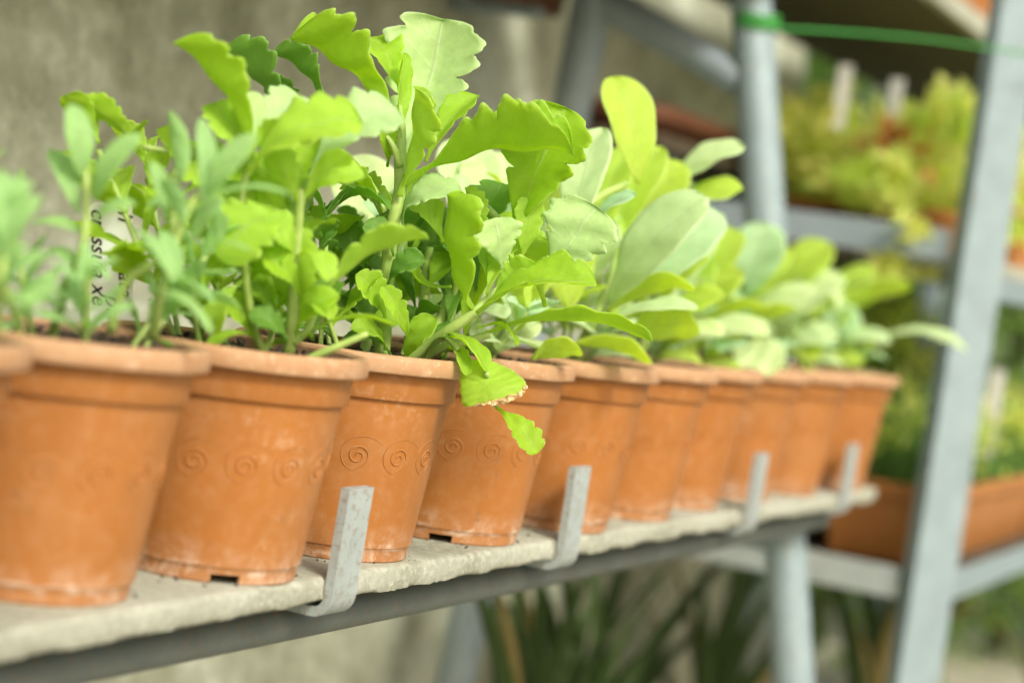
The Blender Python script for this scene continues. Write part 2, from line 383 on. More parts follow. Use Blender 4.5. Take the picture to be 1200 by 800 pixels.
def scroll_mesh():
    """band of raised running spirals round the pot"""
    V = []; F = []; n = 14; rb, zc = PR['rb'], PR['zc']
    def onto(ax, z):                      # arc length, height -> surface
        r = rb + .0008 + (.0838 - rb) * z / zc; a = ax / .0778
        return Vector((r * math.cos(a), r * math.sin(a), z))
    step = 2 * math.pi / n * .0778; z0 = .0870
    for i in range(n):
        for which in (0, 1):
            pts = []
            if which == 0:                # tight inner scroll, its end running out to the right
                rr = .0008
                for k in range(41):
                    q = k / 40; a = math.pi * .9 - q * 2 * math.pi * 1.75 + math.pi * .25; r = .0010 + .0082 * q ** .9
                    pts.append(onto(i * step + r * math.cos(a), z0 + r * math.sin(a)))
                lx, lz = r * math.cos(a), r * math.sin(a); tx, tz = math.sin(a), -math.cos(a)
                for k in range(1, 7):
                    q = k / 6 * .010; pts.append(onto(i * step + lx + tx * q + .25 * q, z0 + lz + tz * q))
            else:                         # wide thin arc over the top, falling towards the next scroll
                rr = .0005
                for k in range(33):
                    q = k / 32; a = math.radians(262 - 232 * q); r = .0126 + .0056 * q * q
                    pts.append(onto(i * step + r * math.cos(a) + .004 * max(0, q - .75) * 4, z0 + r * math.sin(a)))
            rad = [rr * min(1, 3 * (1 - k / (len(pts) - 1)) + .25, 3 * k / (len(pts) - 1) + .5) for k in range(len(pts))]
            v, f = tube_mesh(pts, rr, 6, radii=rad); o = len(V); V += v; F += [tuple(x + o for x in q) for q in f]
    return mesh('scroll_relief', V, F)
def soil_mesh(seed, rad=.0855, z=.1585):
    bm = bmesh.new(); bmesh.ops.create_circle(bm, cap_ends=True, cap_tris=True, segments=40, radius=rad)
    bmesh.ops.subdivide_edges(bm, edges=bm.edges, cuts=7, use_grid_fill=True)
    for v in bm.verts:
        q = v.co.length / rad
        v.co.z = z + (.006 * noise.noise(Vector((v.co.x * 40, v.co.y * 40, seed))) + .006 * noise.noise(Vector((v.co.x * 130, v.co.y * 130, seed)))) * (1 - q ** 6) + .004 * (1 - q * q)
    rr = random.Random(seed)
    for k in range(130):                   # crumbs and grit
        a = rr.random() * 6.28; r = rad * .96 * math.sqrt(rr.random()); s = rr.uniform(.0012, .0038)
        g = bmesh.ops.create_icosphere(bm, subdivisions=1, radius=s, matrix=Matrix.Translation((r * math.cos(a), r * math.sin(a), z + .004 + rr.random() * .003)))
        for v in g['verts']: v.co += Vector((rr.uniform(-1, 1), rr.uniform(-1, 1), rr.uniform(-1, 1))) * s * .35
    return bm_mesh('soil', bm, True, 60)
XS = [-.20, 0, .1995, .4013, .6190, .8301, 1.0334, 1.2324, 1.4497, 1.6493, 1.8480]
YS = [.002, .006, -.007, .002, -.002, -.009, -.004, .007, .011, .004, -.008]
BODY, RIMM, SCR = body_mesh(), rim_mesh(), scroll_mesh()
SOILS = [soil_mesh(k) for k in range(3)]
import os
view = Vector((-.915, -.40))
POTL = ['nearest terracotta coloured pot, cut off by the left frame edge beside the big blurred pot',
 'large blurred terracotta pot at the left holding the grey green narrow leaved plant',
 'terracotta pot with a square drainage notch and chalky foot just left of the nearest hook',
 'sharp terracotta pot with crisp spiral band standing behind the nearest upright hook',
 'terracotta pot shaded by the drooping torn leaf, square notch at its foot',
 'terracotta pot whose foot is partly covered by the second upright hook',
 'terracotta pot sixth from the front, just right of the second hook',
 'terracotta pot between the second and third hooks, next before the third hook pot',
 'terracotta pot standing right behind the third upright hook',
 'second last terracotta pot of the row, between the last two hooks',
 'last terracotta pot at the far end of the row behind the last hook']
va = math.atan2(view.y, view.x)
for i, (x, y) in enumerate(zip(XS, YS)):
    p = empty('terracotta_pot', (x, y, 0), POTL[i], 'plant pot', 'round terracotta pots in a row on the shelf board')
    # turn each pot so that its notch looks where it does in the photograph
    p.rotation_euler.z = {2: va + .36, 4: va - .01}.get(i, va + 2.0 + .02 * i)
    for nme, me, m in (('body', BODY, POT), ('rim', RIMM, RIM), ('scroll_relief', SCR, POT), ('soil', SOILS[i % 3], SOIL)):
        o = link(nme, me, m); o.parent = p

rr_ = random.Random(12); bm = bmesh.new()
for k in range(170):                       # spilled soil and grit on the boards
    i_ = rr_.randrange(1, 11); a_ = rr_.uniform(-math.pi, 0); r_0 = PR['rb'] + abs(rr_.gauss(0, .014)) + .001
    x_, y_ = XS[i_] + r_0 * math.cos(a_), YS[i_] + r_0 * math.sin(a_) * .9; sz = rr_.uniform(.0004, .0015)
    if y_ < YB + .004: continue
    g = bmesh.ops.create_icosphere(bm, subdivisions=1, radius=sz, matrix=Matrix.Translation((x_, y_, sz * .6)))
    for v in g['verts']: v.co += Vector((rr_.uniform(-1, 1), rr_.uniform(-1, 1), rr_.uniform(-.5, .5))) * sz * .4
tag(link('spilled_soil', bm_mesh('spilled_soil', bm), SOIL), 'dark crumbs of soil spilled on the board around the pots', 'soil', kind='stuff')

# ------------------------------------------------------------------ leaves
def leaf_arrays(P0, P1, Nn, W, fold, bend, kind, seed):
    P0, P1, Nn = np.array(P0), np.array(P1), np.array(Nn); L = np.linalg.norm(P1 - P0); X = (P1 - P0) / L
    Nn = Nn - X * (Nn @ X); Nn /= np.linalg.norm(Nn); Y = np.cross(Nn, X)
    rg = np.random.default_rng(seed)
    big = L > .03; small = L < .05
    ns = (84 if kind == 'kal' else 30) if big else (40 if kind == 'kal' else 20); nt = 13
    s = np.linspace(0, 1, ns + 1); s = s + .10 * s * (1 - s) * (2 * s - 1) * -1.; s = 1 - (1 - s) ** 1.15
    if kind == 'kal':
        e = s ** 1.45 * (1 - s) ** .45; e /= e.max(); e = np.maximum(e, .085 * (1 - s))
        e *= 1 + .04 * np.sin(s * 9 + rg.random() * 6)
    elif kind == 'oval':
        e = (s + .02) ** .95 * (1 - s) ** .5; e /= e.max()
    elif kind == 'blade':
        e = (s * .9 + .1) ** .2 * (1 - s) ** .8; e /= e.max()
    else:
        e = (s + .02) ** .9 * (1 - s) ** .62; e /= e.max()
    tt = np.linspace(-1, 1, nt)
    f = math.radians(fold); amp = rg.uniform(.26, .40)
    V = np.zeros((ns + 1, nt, 3)); UV = np.zeros((ns + 1, nt, 2)); NN = np.zeros_like(V)
    n_l = rg.integers(3, 5) if not small else rg.integers(2, 4)
    if small: amp *= .6
    wav = rg.random(4) * 6.28
    for j, t_ in enumerate(tt):
        a = abs(t_); side = 1 if t_ > 0 else -1
        w_ = e.copy()
        sft = 0
        if kind == 'kal':
            u = np.clip((s - .36) / .64, 0, 1); ph = (u ** .9) * (n_l + .5) + (.2 if side > 0 else 0)
            lobe = 1 - np.abs(np.sin(np.pi * ph)) ** .42            # 1 in the notch
            am = amp * np.clip(u * 6, 0, 1) * (1 + .5 * np.sin(wav[0] + 2.3 * ph + side))
            w_ = w_ * (1 - am * lobe * a ** 3 * np.where(u > .93, .5, 1) - (0 if small else .075) * np.clip(u * 4, 0, 1) * a ** 4 * (1 - np.abs(np.sin(np.pi * (2 * ph + .37))) ** .5)) * (1 + .07 * np.clip(u * 4, 0, 1))
            sft = .012 * a ** 2 * np.clip(u * 3, 0, 1) * (1 - u) * L
        w_ = w_ * W / 2
        ff = f * (.75 + .25 * s)
        y = t_ * w_ * np.cos(ff); h = (a ** 1.25) * w_ * np.sin(ff)
        h = h + a ** 2 * W * .05 * np.sin(s * 11 + wav[1] + side * 1.3) * .5 + W * .02 * np.sin(s * 17 + t_ * 4 + wav[2])
        if kind == 'kal': h = h + a ** 3 * W * (.022 if fold > 22 else .016) * np.sin(2 * np.pi * ph + wav[3]) * np.clip(u * 4, 0, 1) * (1 - u * .5)
        cx = s * L; off = bend * L * 4 * s * (1 - s) + (-.0 * L)
        if kind == 'kal' and a > .5: cx = cx + sft
        if kind in ('kal',): h = h - .10 * L * np.clip(s - .75, 0, 1) ** 2 * 4 * bend
        V[:, j] = P0 + cx[:, None] * X + y[:, None] * Y + (off + h)[:, None] * Nn
        UV[:, j, 0] = s; UV[:, j, 1] = .5 + t_ / 2
    dS = np.gradient(V, axis=0); dT = np.gradient(V, axis=1); NN = np.cross(dS, dT); ln = np.linalg.norm(NN, axis=2, keepdims=True); NN = np.where(ln > 1e-12, NN / np.maximum(ln, 1e-12), Nn)
    th = {'kal': .0009, 'oval': .0022, 'lance': .0010, 'blade': .0016}[kind] * min(1, L / .05)
    ta = (1 - .75 * np.abs(tt) ** 3)[None, :, None] * np.ones((ns + 1, 1, 1)); ta[:] *= np.clip((1 - s) * 8, .25, 1)[:, None, None]
    ta[:, :, 0] *= (1 + 1.6 * np.exp(-s * 9))[:, None]
    T = V + NN * th * .5 * ta; B = V - NN * th * .5 * ta
    verts = np.concatenate([T.reshape(-1, 3), B.reshape(-1, 3)]); uv = np.concatenate([UV.reshape(-1, 2)] * 2); o = (ns + 1) * nt
    F = []
    for i in range(ns):
        for j in range(nt - 1):
            a = i * nt + j; q = (a, a + 1, a + nt + 1, a + nt); F.append(q); F.append(tuple(x + o for x in q[::-1]))
        for j in (0, nt - 1):
            a = i * nt + j; q = (a, a + nt, a + nt + o, a + o); F.append(q if j == 0 else q[::-1])
    F.append(tuple(range(nt - 1, -1, -1)) + tuple(o + j for j in range(nt)))
    return verts, F, uv
LEAVES = [
('k2','kal','mid',[0.1566,-0.0284,0.2941],[0.1143,0.026,0.3743],[0.4931,-0.5772,0.6509],0.0604,50,0.1),
('k2','kal','pale',[0.1568,-0.0273,0.3093],[0.1617,-0.0099,0.3492],[-0.6486,-0.6648,0.3706],0.022,10,0.1),
('k2','kal','yel',[0.1374,-0.0349,0.2905],[0.1599,-0.1063,0.3383],[-0.8219,0.1151,0.5579],0.055,14,0.2),
('k2','kal','pale',[0.199,-0.0495,0.3019],[0.2319,-0.0945,0.3544],[-0.8842,-0.1195,0.4515],0.0485,12,0.2),
('k2','kal','yel',[0.1458,-0.0276,0.3039],[0.1473,-0.0538,0.3276],[0.5994,0.5568,0.575],0.0217,15,0.15),
('k2','kal','yel',[0.1699,-0.0606,0.2746],[0.1442,-0.0483,0.3121],[0.7885,0.4825,0.3813],0.0254,25,-0.1),
('k2','kal','yel',[0.1704,-0.0615,0.276],[0.1838,-0.0883,0.3147],[0.5585,0.7598,0.3328],0.0219,25,0.15),
('k2','kal','yel',[0.1779,-0.055,0.2634],[0.1215,-0.0293,0.2295],[-0.5885,-0.2999,0.7508],0.058,10,0.25),
('k2','kal','mid',[0.1768,-0.056,0.2264],[0.1263,-0.0181,0.2022],[0.2755,0.7505,0.6007],0.0339,30,0.3),
('k2','kal','mid',[0.1569,0.0712,0.3001],[0.1385,0.1154,0.3258],[0.8558,0.0551,0.5144],0.0275,30,0.1),
('k2','kal','mid',[0.1859,-0.048,0.265],[0.1823,-0.0109,0.307],[-0.7331,-0.5394,0.4142],0.0272,15,0.1),
('k2','kal','mid',[0.2106,-0.0627,0.1806],[0.179,-0.0581,0.2577],[0.9255,0.045,0.3762],0.0272,40,-0.1),
('k2','kal','yel',[0.2037,-0.0693,0.2084],[0.2164,-0.1427,0.2638],[0.0682,0.6086,0.7905],0.0431,40,0.12),
('k2','kal','mid',[0.1978,-0.0587,0.1791],[0.1898,-0.0365,0.2201],[0.9843,0.0358,0.1728],0.0161,40,0.1),
('k2','kal','mid',[0.1906,-0.067,0.1801],[0.2003,-0.1372,0.1982],[0.0959,0.2604,0.9607],0.0122,20,0.15),
('k2','kal','mid',[0.1971,-0.0541,0.2104],[0.1919,-0.0162,0.2218],[0.6451,-0.1387,0.7514],0.0211,20,0.2),
('k2','kal','mid',[0.207,-0.0544,0.1825],[0.2206,0.0144,0.1843],[-0.2596,0.0254,0.9654],0.0164,20,0.25),
('k2','kal','mid',[0.1872,-0.0538,0.2379],[0.224,-0.0603,0.2651],[-0.5582,0.2039,0.8043],0.0211,20,0.2),
('k2','kal','yel',[0.1375,-0.0422,0.2152],[0.1213,-0.034,0.1759],[-0.9148,0.0852,0.3949],0.0227,15,0.2),
('k2','kal','mid',[0.168,-0.0408,0.1763],[0.1278,-0.0256,0.1591],[-0.4044,-0.0334,0.914],0.0133,20,0.2),
('k2','kal','yel',[0.1618,-0.0162,0.2839],[0.1651,0.0283,0.3083],[-0.5575,-0.3661,0.7451],0.0209,20,0.1),
('k2','kal','yel',[0.1858,-0.0476,0.2681],[0.1868,-0.0469,0.2991],[-0.643,-0.7649,0.0373],0.016,20,0.1),
('k2','kal','mid',[0.1815,0.0106,0.2542],[0.1798,0.0704,0.3166],[-0.5861,-0.5934,0.5517],0.0251,20,0.1),
('k2','kal','yel',[0.1752,-0.0262,0.2397],[0.1622,0.0074,0.2811],[-0.5701,-0.7165,0.402],0.037,20,0.15),
('k2','kal','mid',[0.1956,-0.0252,0.2157],[0.1836,0.0281,0.2268],[-0.3685,-0.2681,0.8901],0.0351,25,0.2),
('k2','kal','yel',[0.1915,-0.0387,0.2361],[0.1891,-0.0045,0.2768],[-0.6538,-0.5972,0.4647],0.0386,15,0.1),
('k2','kal','mid',[0.1938,-0.0241,0.1839],[0.1747,0.02,0.1895],[-0.2158,-0.2139,0.9527],0.0287,25,0.2),
('k2','kal','mid',[0.2099,-0.0351,0.1924],[0.2052,0.0027,0.2155],[-0.525,-0.4907,0.6954],0.0315,20,0.15),
('k2','kal','dark',[0.2103,-0.0374,0.1769],[0.2194,-0.006,0.2014],[-0.4972,-0.439,0.7484],0.0278,20,0.15),
('k2','kal','dark',[0.2466,-0.0451,0.1822],[0.2698,-0.0443,0.222],[-0.8637,-0.0247,0.5034],0.0258,20,0.15),
('k2','kal','mid',[0.1887,0.0168,0.2286],[0.1741,0.0522,0.2515],[-0.3567,-0.6071,0.71],0.0314,25,0.2),
('k2','kal','yel',[0.1717,-0.0417,0.2539],[0.1579,-0.0316,0.2915],[0.9428,0.0824,0.323],0.0305,25,0.1),
('k2','kal','mid',[0.1886,0.0117,0.1754],[0.1741,0.0471,0.1983],[-0.1738,-0.5851,0.7921],0.0251,25,0.2),
('k2','kal','yel',[0.179,-0.0599,0.2382],[0.1617,-0.0965,0.2239],[-0.1969,-0.2759,0.9408],0.0218,25,0.25),
('k2','kal','yel',[0.1653,-0.0236,0.2913],[0.1604,0.017,0.3376],[-0.5999,-0.6322,0.4904],0.0405,20,0.12),
('k2','kal','mid',[0.1831,-0.0409,0.2745],[0.1644,0.0036,0.2942],[-0.5839,-0.5206,0.623],0.0357,20,0.15),
('k2','kal','yel',[0.181,-0.0604,0.2804],[0.1969,-0.0944,0.3026],[-0.7755,0.0482,0.6295],0.033,20,0.2),
('k2','kal','mid',[0.1942,-0.0403,0.2835],[0.2181,-0.0402,0.3331],[-0.8778,-0.2234,0.4238],0.0387,20,0.1),
('k2','kal','pale',[0.1821,-0.01,0.3131],[0.2205,-0.0186,0.3552],[-0.7134,-0.4128,0.5662],0.0351,15,0.1),
('k2','kal','yel',[0.1708,-0.0133,0.2688],[0.1521,0.031,0.2867],[-0.5864,-0.5033,0.6347],0.032,20,0.15),
('k2','kal','mid',[0.1744,-0.0023,0.2115],[0.1505,0.0286,0.2247],[-0.3617,-0.59,0.7218],0.0284,20,0.2),
('k2','kal','mid',[0.1845,0.0043,0.2583],[0.1805,0.0426,0.3039],[-0.7089,-0.5691,0.4165],0.0325,20,0.1),
('k2','kal','mid',[0.1796,-0.064,0.211],[0.1513,-0.0469,0.2348],[-0.2758,-0.9063,0.3201],0.0267,25,0.2),
('k2','kal','mid',[0.1885,-0.0622,0.1819],[0.1915,-0.0905,0.2152],[-0.9432,0.2079,0.259],0.0258,25,0.2),
('k2','kal','dark',[0.1862,-0.0575,0.1749],[0.1571,-0.0395,0.19],[-0.1755,-0.7825,0.5973],0.0245,25,0.2),
('k2','kal','mid',[0.1892,-0.0619,0.1987],[0.1816,-0.0947,0.197],[-0.4119,0.0475,0.91],0.0208,25,0.25),
('k2','kal','mid',[0.1767,-0.036,0.1739],[0.1579,-0.0153,0.2032],[-0.4838,-0.8302,0.2771],0.0258,25,0.15),
('k2','kal','yel',[0.169,-0.0621,0.2379],[0.143,-0.0502,0.262],[-0.2401,-0.9482,0.2082],0.0278,20,0.15),
('k2','kal','dark',[0.1876,0.0132,0.1656],[0.1805,0.032,0.1944],[-0.5153,-0.7695,0.3773],0.0226,20,0.15),
('k2','kal','mid',[0.1659,-0.0322,0.2152],[0.1676,-0.058,0.2465],[-0.9924,0.0624,0.1065],0.0268,20,0.15),
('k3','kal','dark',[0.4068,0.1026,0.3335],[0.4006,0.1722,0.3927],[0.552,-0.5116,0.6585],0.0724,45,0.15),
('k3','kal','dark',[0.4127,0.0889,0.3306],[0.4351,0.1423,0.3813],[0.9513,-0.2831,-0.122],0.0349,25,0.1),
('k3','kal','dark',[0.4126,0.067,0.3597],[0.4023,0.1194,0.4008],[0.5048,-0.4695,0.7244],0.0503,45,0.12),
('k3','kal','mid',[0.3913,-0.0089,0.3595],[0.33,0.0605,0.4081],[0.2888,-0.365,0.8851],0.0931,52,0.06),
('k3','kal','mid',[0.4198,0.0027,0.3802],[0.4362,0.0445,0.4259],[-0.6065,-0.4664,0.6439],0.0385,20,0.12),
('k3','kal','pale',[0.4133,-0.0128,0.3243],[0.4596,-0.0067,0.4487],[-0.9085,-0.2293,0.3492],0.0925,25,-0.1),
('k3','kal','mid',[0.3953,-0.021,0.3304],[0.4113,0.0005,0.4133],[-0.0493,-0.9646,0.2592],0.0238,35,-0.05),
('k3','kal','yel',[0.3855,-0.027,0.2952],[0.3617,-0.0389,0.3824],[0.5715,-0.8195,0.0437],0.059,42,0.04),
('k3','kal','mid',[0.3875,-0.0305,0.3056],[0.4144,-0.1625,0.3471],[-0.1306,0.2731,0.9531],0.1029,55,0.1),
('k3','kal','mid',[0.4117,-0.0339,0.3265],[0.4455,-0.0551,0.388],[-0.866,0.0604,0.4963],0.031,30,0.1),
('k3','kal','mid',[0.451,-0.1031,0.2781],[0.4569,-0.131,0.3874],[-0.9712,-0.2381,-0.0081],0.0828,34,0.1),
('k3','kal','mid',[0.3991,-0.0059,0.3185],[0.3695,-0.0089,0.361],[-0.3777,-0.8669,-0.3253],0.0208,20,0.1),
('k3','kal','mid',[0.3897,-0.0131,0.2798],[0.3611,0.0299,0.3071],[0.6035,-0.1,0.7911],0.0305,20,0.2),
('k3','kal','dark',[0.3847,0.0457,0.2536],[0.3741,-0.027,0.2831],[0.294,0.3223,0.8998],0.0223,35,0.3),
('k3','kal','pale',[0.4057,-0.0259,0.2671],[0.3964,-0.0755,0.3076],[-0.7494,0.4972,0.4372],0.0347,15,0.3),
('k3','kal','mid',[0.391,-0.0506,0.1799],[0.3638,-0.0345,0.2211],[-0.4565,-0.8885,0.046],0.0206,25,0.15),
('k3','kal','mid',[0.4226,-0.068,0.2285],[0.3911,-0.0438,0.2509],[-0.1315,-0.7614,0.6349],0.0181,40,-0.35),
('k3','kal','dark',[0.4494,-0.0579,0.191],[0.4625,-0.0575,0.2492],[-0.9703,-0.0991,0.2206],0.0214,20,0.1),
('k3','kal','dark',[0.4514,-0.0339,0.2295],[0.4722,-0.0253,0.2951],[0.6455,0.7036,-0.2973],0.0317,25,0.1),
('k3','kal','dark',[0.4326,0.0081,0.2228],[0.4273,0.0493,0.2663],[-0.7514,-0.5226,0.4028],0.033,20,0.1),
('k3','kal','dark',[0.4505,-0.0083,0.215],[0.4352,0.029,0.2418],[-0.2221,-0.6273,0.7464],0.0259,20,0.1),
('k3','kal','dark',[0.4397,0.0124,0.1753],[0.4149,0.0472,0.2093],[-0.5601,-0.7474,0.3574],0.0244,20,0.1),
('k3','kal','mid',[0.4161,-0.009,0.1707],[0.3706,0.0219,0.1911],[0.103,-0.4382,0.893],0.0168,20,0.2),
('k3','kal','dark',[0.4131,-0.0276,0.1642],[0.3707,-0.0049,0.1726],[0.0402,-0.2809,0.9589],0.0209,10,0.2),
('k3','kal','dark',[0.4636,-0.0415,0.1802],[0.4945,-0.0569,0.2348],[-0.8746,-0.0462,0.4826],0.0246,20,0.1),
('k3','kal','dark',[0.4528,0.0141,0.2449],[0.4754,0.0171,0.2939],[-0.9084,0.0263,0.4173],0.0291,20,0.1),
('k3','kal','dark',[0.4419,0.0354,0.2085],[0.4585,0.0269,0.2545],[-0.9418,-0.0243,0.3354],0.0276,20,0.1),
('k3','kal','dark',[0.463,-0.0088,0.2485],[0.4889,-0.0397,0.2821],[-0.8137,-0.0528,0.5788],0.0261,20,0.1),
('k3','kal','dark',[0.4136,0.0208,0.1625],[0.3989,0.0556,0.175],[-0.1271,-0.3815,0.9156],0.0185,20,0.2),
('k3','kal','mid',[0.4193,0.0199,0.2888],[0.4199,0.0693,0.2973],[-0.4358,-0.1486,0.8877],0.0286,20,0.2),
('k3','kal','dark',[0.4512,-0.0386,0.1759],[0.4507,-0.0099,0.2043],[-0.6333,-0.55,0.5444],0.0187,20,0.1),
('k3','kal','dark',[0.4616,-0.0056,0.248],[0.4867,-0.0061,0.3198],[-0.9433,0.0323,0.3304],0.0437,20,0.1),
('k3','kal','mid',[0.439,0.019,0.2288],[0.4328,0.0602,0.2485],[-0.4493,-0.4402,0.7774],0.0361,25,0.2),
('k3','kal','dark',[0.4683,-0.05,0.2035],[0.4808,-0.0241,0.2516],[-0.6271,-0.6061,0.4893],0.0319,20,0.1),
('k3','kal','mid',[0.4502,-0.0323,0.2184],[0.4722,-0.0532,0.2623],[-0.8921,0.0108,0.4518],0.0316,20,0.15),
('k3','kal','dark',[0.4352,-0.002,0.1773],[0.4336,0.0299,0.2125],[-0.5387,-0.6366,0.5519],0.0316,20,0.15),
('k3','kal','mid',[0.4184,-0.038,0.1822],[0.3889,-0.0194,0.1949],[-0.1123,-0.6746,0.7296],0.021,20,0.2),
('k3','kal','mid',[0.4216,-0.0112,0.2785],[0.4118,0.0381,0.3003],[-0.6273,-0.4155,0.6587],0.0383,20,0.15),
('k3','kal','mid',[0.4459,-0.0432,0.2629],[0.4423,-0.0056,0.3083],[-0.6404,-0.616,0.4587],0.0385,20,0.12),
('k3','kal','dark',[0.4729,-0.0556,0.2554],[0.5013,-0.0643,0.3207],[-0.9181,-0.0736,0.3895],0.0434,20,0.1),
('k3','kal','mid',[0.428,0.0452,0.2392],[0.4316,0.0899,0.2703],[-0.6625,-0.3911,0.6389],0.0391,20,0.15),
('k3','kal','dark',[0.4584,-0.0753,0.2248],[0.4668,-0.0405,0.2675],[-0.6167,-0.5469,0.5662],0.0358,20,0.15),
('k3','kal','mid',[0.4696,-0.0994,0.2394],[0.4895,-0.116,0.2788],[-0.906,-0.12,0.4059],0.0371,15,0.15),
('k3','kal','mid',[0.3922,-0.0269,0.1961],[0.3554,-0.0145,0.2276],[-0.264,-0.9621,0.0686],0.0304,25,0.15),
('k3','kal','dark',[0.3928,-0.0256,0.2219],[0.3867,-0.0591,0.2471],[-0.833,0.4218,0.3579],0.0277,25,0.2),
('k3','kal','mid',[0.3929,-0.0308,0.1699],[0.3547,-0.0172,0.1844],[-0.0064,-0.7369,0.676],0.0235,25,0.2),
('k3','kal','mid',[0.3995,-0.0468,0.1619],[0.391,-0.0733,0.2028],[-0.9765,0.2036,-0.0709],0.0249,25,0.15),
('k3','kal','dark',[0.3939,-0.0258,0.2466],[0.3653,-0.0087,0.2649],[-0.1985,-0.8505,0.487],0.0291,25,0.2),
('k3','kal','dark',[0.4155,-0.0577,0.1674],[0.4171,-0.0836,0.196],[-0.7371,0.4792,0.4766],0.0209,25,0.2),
('k3','kal','mid',[0.4125,-0.0967,0.2097],[0.3746,-0.0762,0.3016],[0.5402,-0.746,0.3896],0.0754,48,-0.1),
('k3','kal','mid',[0.4345,-0.0917,0.2649],[0.4252,-0.0661,0.3104],[0.932,-0.1993,0.3026],0.0224,40,0.05),
('k3','kal','pale',[0.4391,-0.1037,0.2491],[0.4263,-0.0955,0.2888],[-0.7378,-0.6674,-0.1007],0.0391,8,0.1),
('k3','kal','yel',[0.4085,-0.1115,0.22],[0.4159,-0.1501,0.2521],[0.0941,0.6464,0.7571],0.0453,40,0.12),
('k3','kal','yel',[0.4543,-0.1126,0.2583],[0.4468,-0.1152,0.3112],[-0.7695,-0.623,-0.1404],0.0267,12,0.1),
('k3','kal','pale',[0.4643,-0.1363,0.2478],[0.469,-0.1658,0.3108],[-0.993,-0.1166,0.019],0.0674,10,0.1),
('k3','kal','mid',[0.4043,-0.1027,0.2109],[0.4146,-0.1974,0.2475],[-0.6057,0.228,0.7623],0.0505,32,0.15),
('k3','kal','mid',[0.4279,-0.0843,0.1844],[0.4807,-0.2273,0.2084],[0.1373,0.2132,0.9673],0.0391,30,0.12),
('k3','kal','mid',[0.4136,-0.1003,0.1983],[0.4085,-0.1391,0.1901],[0.3085,-0.2377,0.921],0.0151,20,0.25),
('k3','kal','yel',[0.4345,-0.0955,0.2265],[0.4597,-0.0988,0.271],[-0.8693,0.0191,0.4939],0.0239,20,0.1),
('k3','kal','yel',[0.4444,-0.0927,0.2301],[0.45,-0.077,0.2676],[-0.5854,-0.7127,0.3865],0.0212,20,0.1),
('k3','kal','mid',[0.5,-0.1206,0.222],[0.5202,-0.0598,0.2959],[-0.6266,-0.5093,0.5899],0.0437,20,0.1),
('k3','kal','mid',[0.446,-0.0762,0.1814],[0.4802,-0.0719,0.258],[-0.9121,0.0779,0.4024],0.0286,20,0.1),
('k3','kal','mid',[0.4391,-0.0617,0.1684],[0.384,-0.111,0.1612],[-0.1067,-0.0239,0.994],0.0139,20,0.2),
('k3','oval','mid',[0.4051,-0.0817,0.1905],[0.3902,-0.1248,0.1655],[-0.1997,-0.4376,0.8767],0.0206,30,0.12),
('k3','kal','mid',[0.4124,-0.1283,0.1377],[0.4081,-0.1711,0.1082],[-0.6679,-0.3754,0.6426],0.026,15,0.12),
('s4','oval','oyel',[0.7632,-0.0857,0.3472],[0.7602,-0.0445,0.4459],[-0.6626,-0.6981,0.2712],0.0561,18,0.12),
('s4','oval','opale',[0.6284,-0.0837,0.2802],[0.6644,-0.0807,0.389],[-0.949,0.0322,0.3136],0.0474,15,0.1),
('s4','oval','oblue',[0.6522,-0.0868,0.2955],[0.6507,-0.1296,0.3313],[-0.5809,0.5336,0.6146],0.0284,15,0.1),
('s4','oval','oyel',[0.5886,-0.078,0.1732],[0.5873,-0.1235,0.1878],[0.5763,0.2339,0.7831],0.0314,10,0.1),
('s4','oval','oyel',[0.6486,-0.0134,0.1964],[0.6416,-0.0646,0.2746],[-0.982,0.1858,0.0336],0.0575,15,0.1),
('s4','oval','opale',[0.6573,0.0223,0.2561],[0.6936,0.0745,0.3631],[-0.6767,-0.5448,0.4953],0.0692,15,0.1),
('s4','oval','opale',[0.67,-0.0055,0.2686],[0.7038,0.0505,0.3545],[-0.6942,-0.4471,0.564],0.079,15,0.1),
('s4','oval','opale',[0.6316,0.0801,0.2469],[0.6038,0.1509,0.3246],[-0.7437,-0.6047,0.285],0.0683,15,0.1),
('s4','oval','opale',[0.6482,0.0404,0.2289],[0.6206,0.1101,0.2988],[-0.7546,-0.589,0.2891],0.0586,15,0.1),
('s4','oval','oyel',[0.6653,-0.0469,0.2418],[0.6813,-0.0238,0.3444],[-0.5934,-0.7602,0.2644],0.0534,15,0.1),
('s4','oval','opale',[0.6435,-0.0235,0.2296],[0.6681,-0.0222,0.3069],[-0.9497,-0.0799,0.3029],0.0483,15,0.1),
('s4','oval','opale',[0.6539,0.0242,0.1951],[0.6623,0.0611,0.2594],[-0.5908,-0.6644,0.4578],0.049,15,0.1),
('s4','oval','opale',[0.6318,-0.0015,0.1822],[0.6122,0.0453,0.2026],[-0.2935,-0.4834,0.8247],0.0327,15,0.1),
('s4','oval','oyel',[0.6354,-0.034,0.1871],[0.623,-0.078,0.2128],[-0.3644,0.5438,0.756],0.0323,15,0.1),
('s5','oval','opale',[0.7833,-0.0684,0.2271],[0.7621,-0.1582,0.3427],[-0.9127,0.3866,0.1322],0.064,14,0.1),
('s5','oval','oblue',[0.8287,-0.0713,0.2361],[0.8637,-0.1418,0.3315],[-0.9313,0.0294,0.363],0.0641,14,0.1),
('s5','oval','oyel',[0.7822,-0.0664,0.22],[0.7785,-0.1542,0.2556],[0.3843,0.3329,0.8611],0.0422,12,0.15),
('s5','oval','opale',[0.7525,-0.075,0.2052],[0.7612,-0.1665,0.2369],[-0.4305,0.2582,0.8649],0.0318,10,0.12),
('s5','oval','oyel',[0.7733,-0.0977,0.2025],[0.7704,-0.164,0.2221],[0.7121,0.1707,0.681],0.0519,10,0.1),
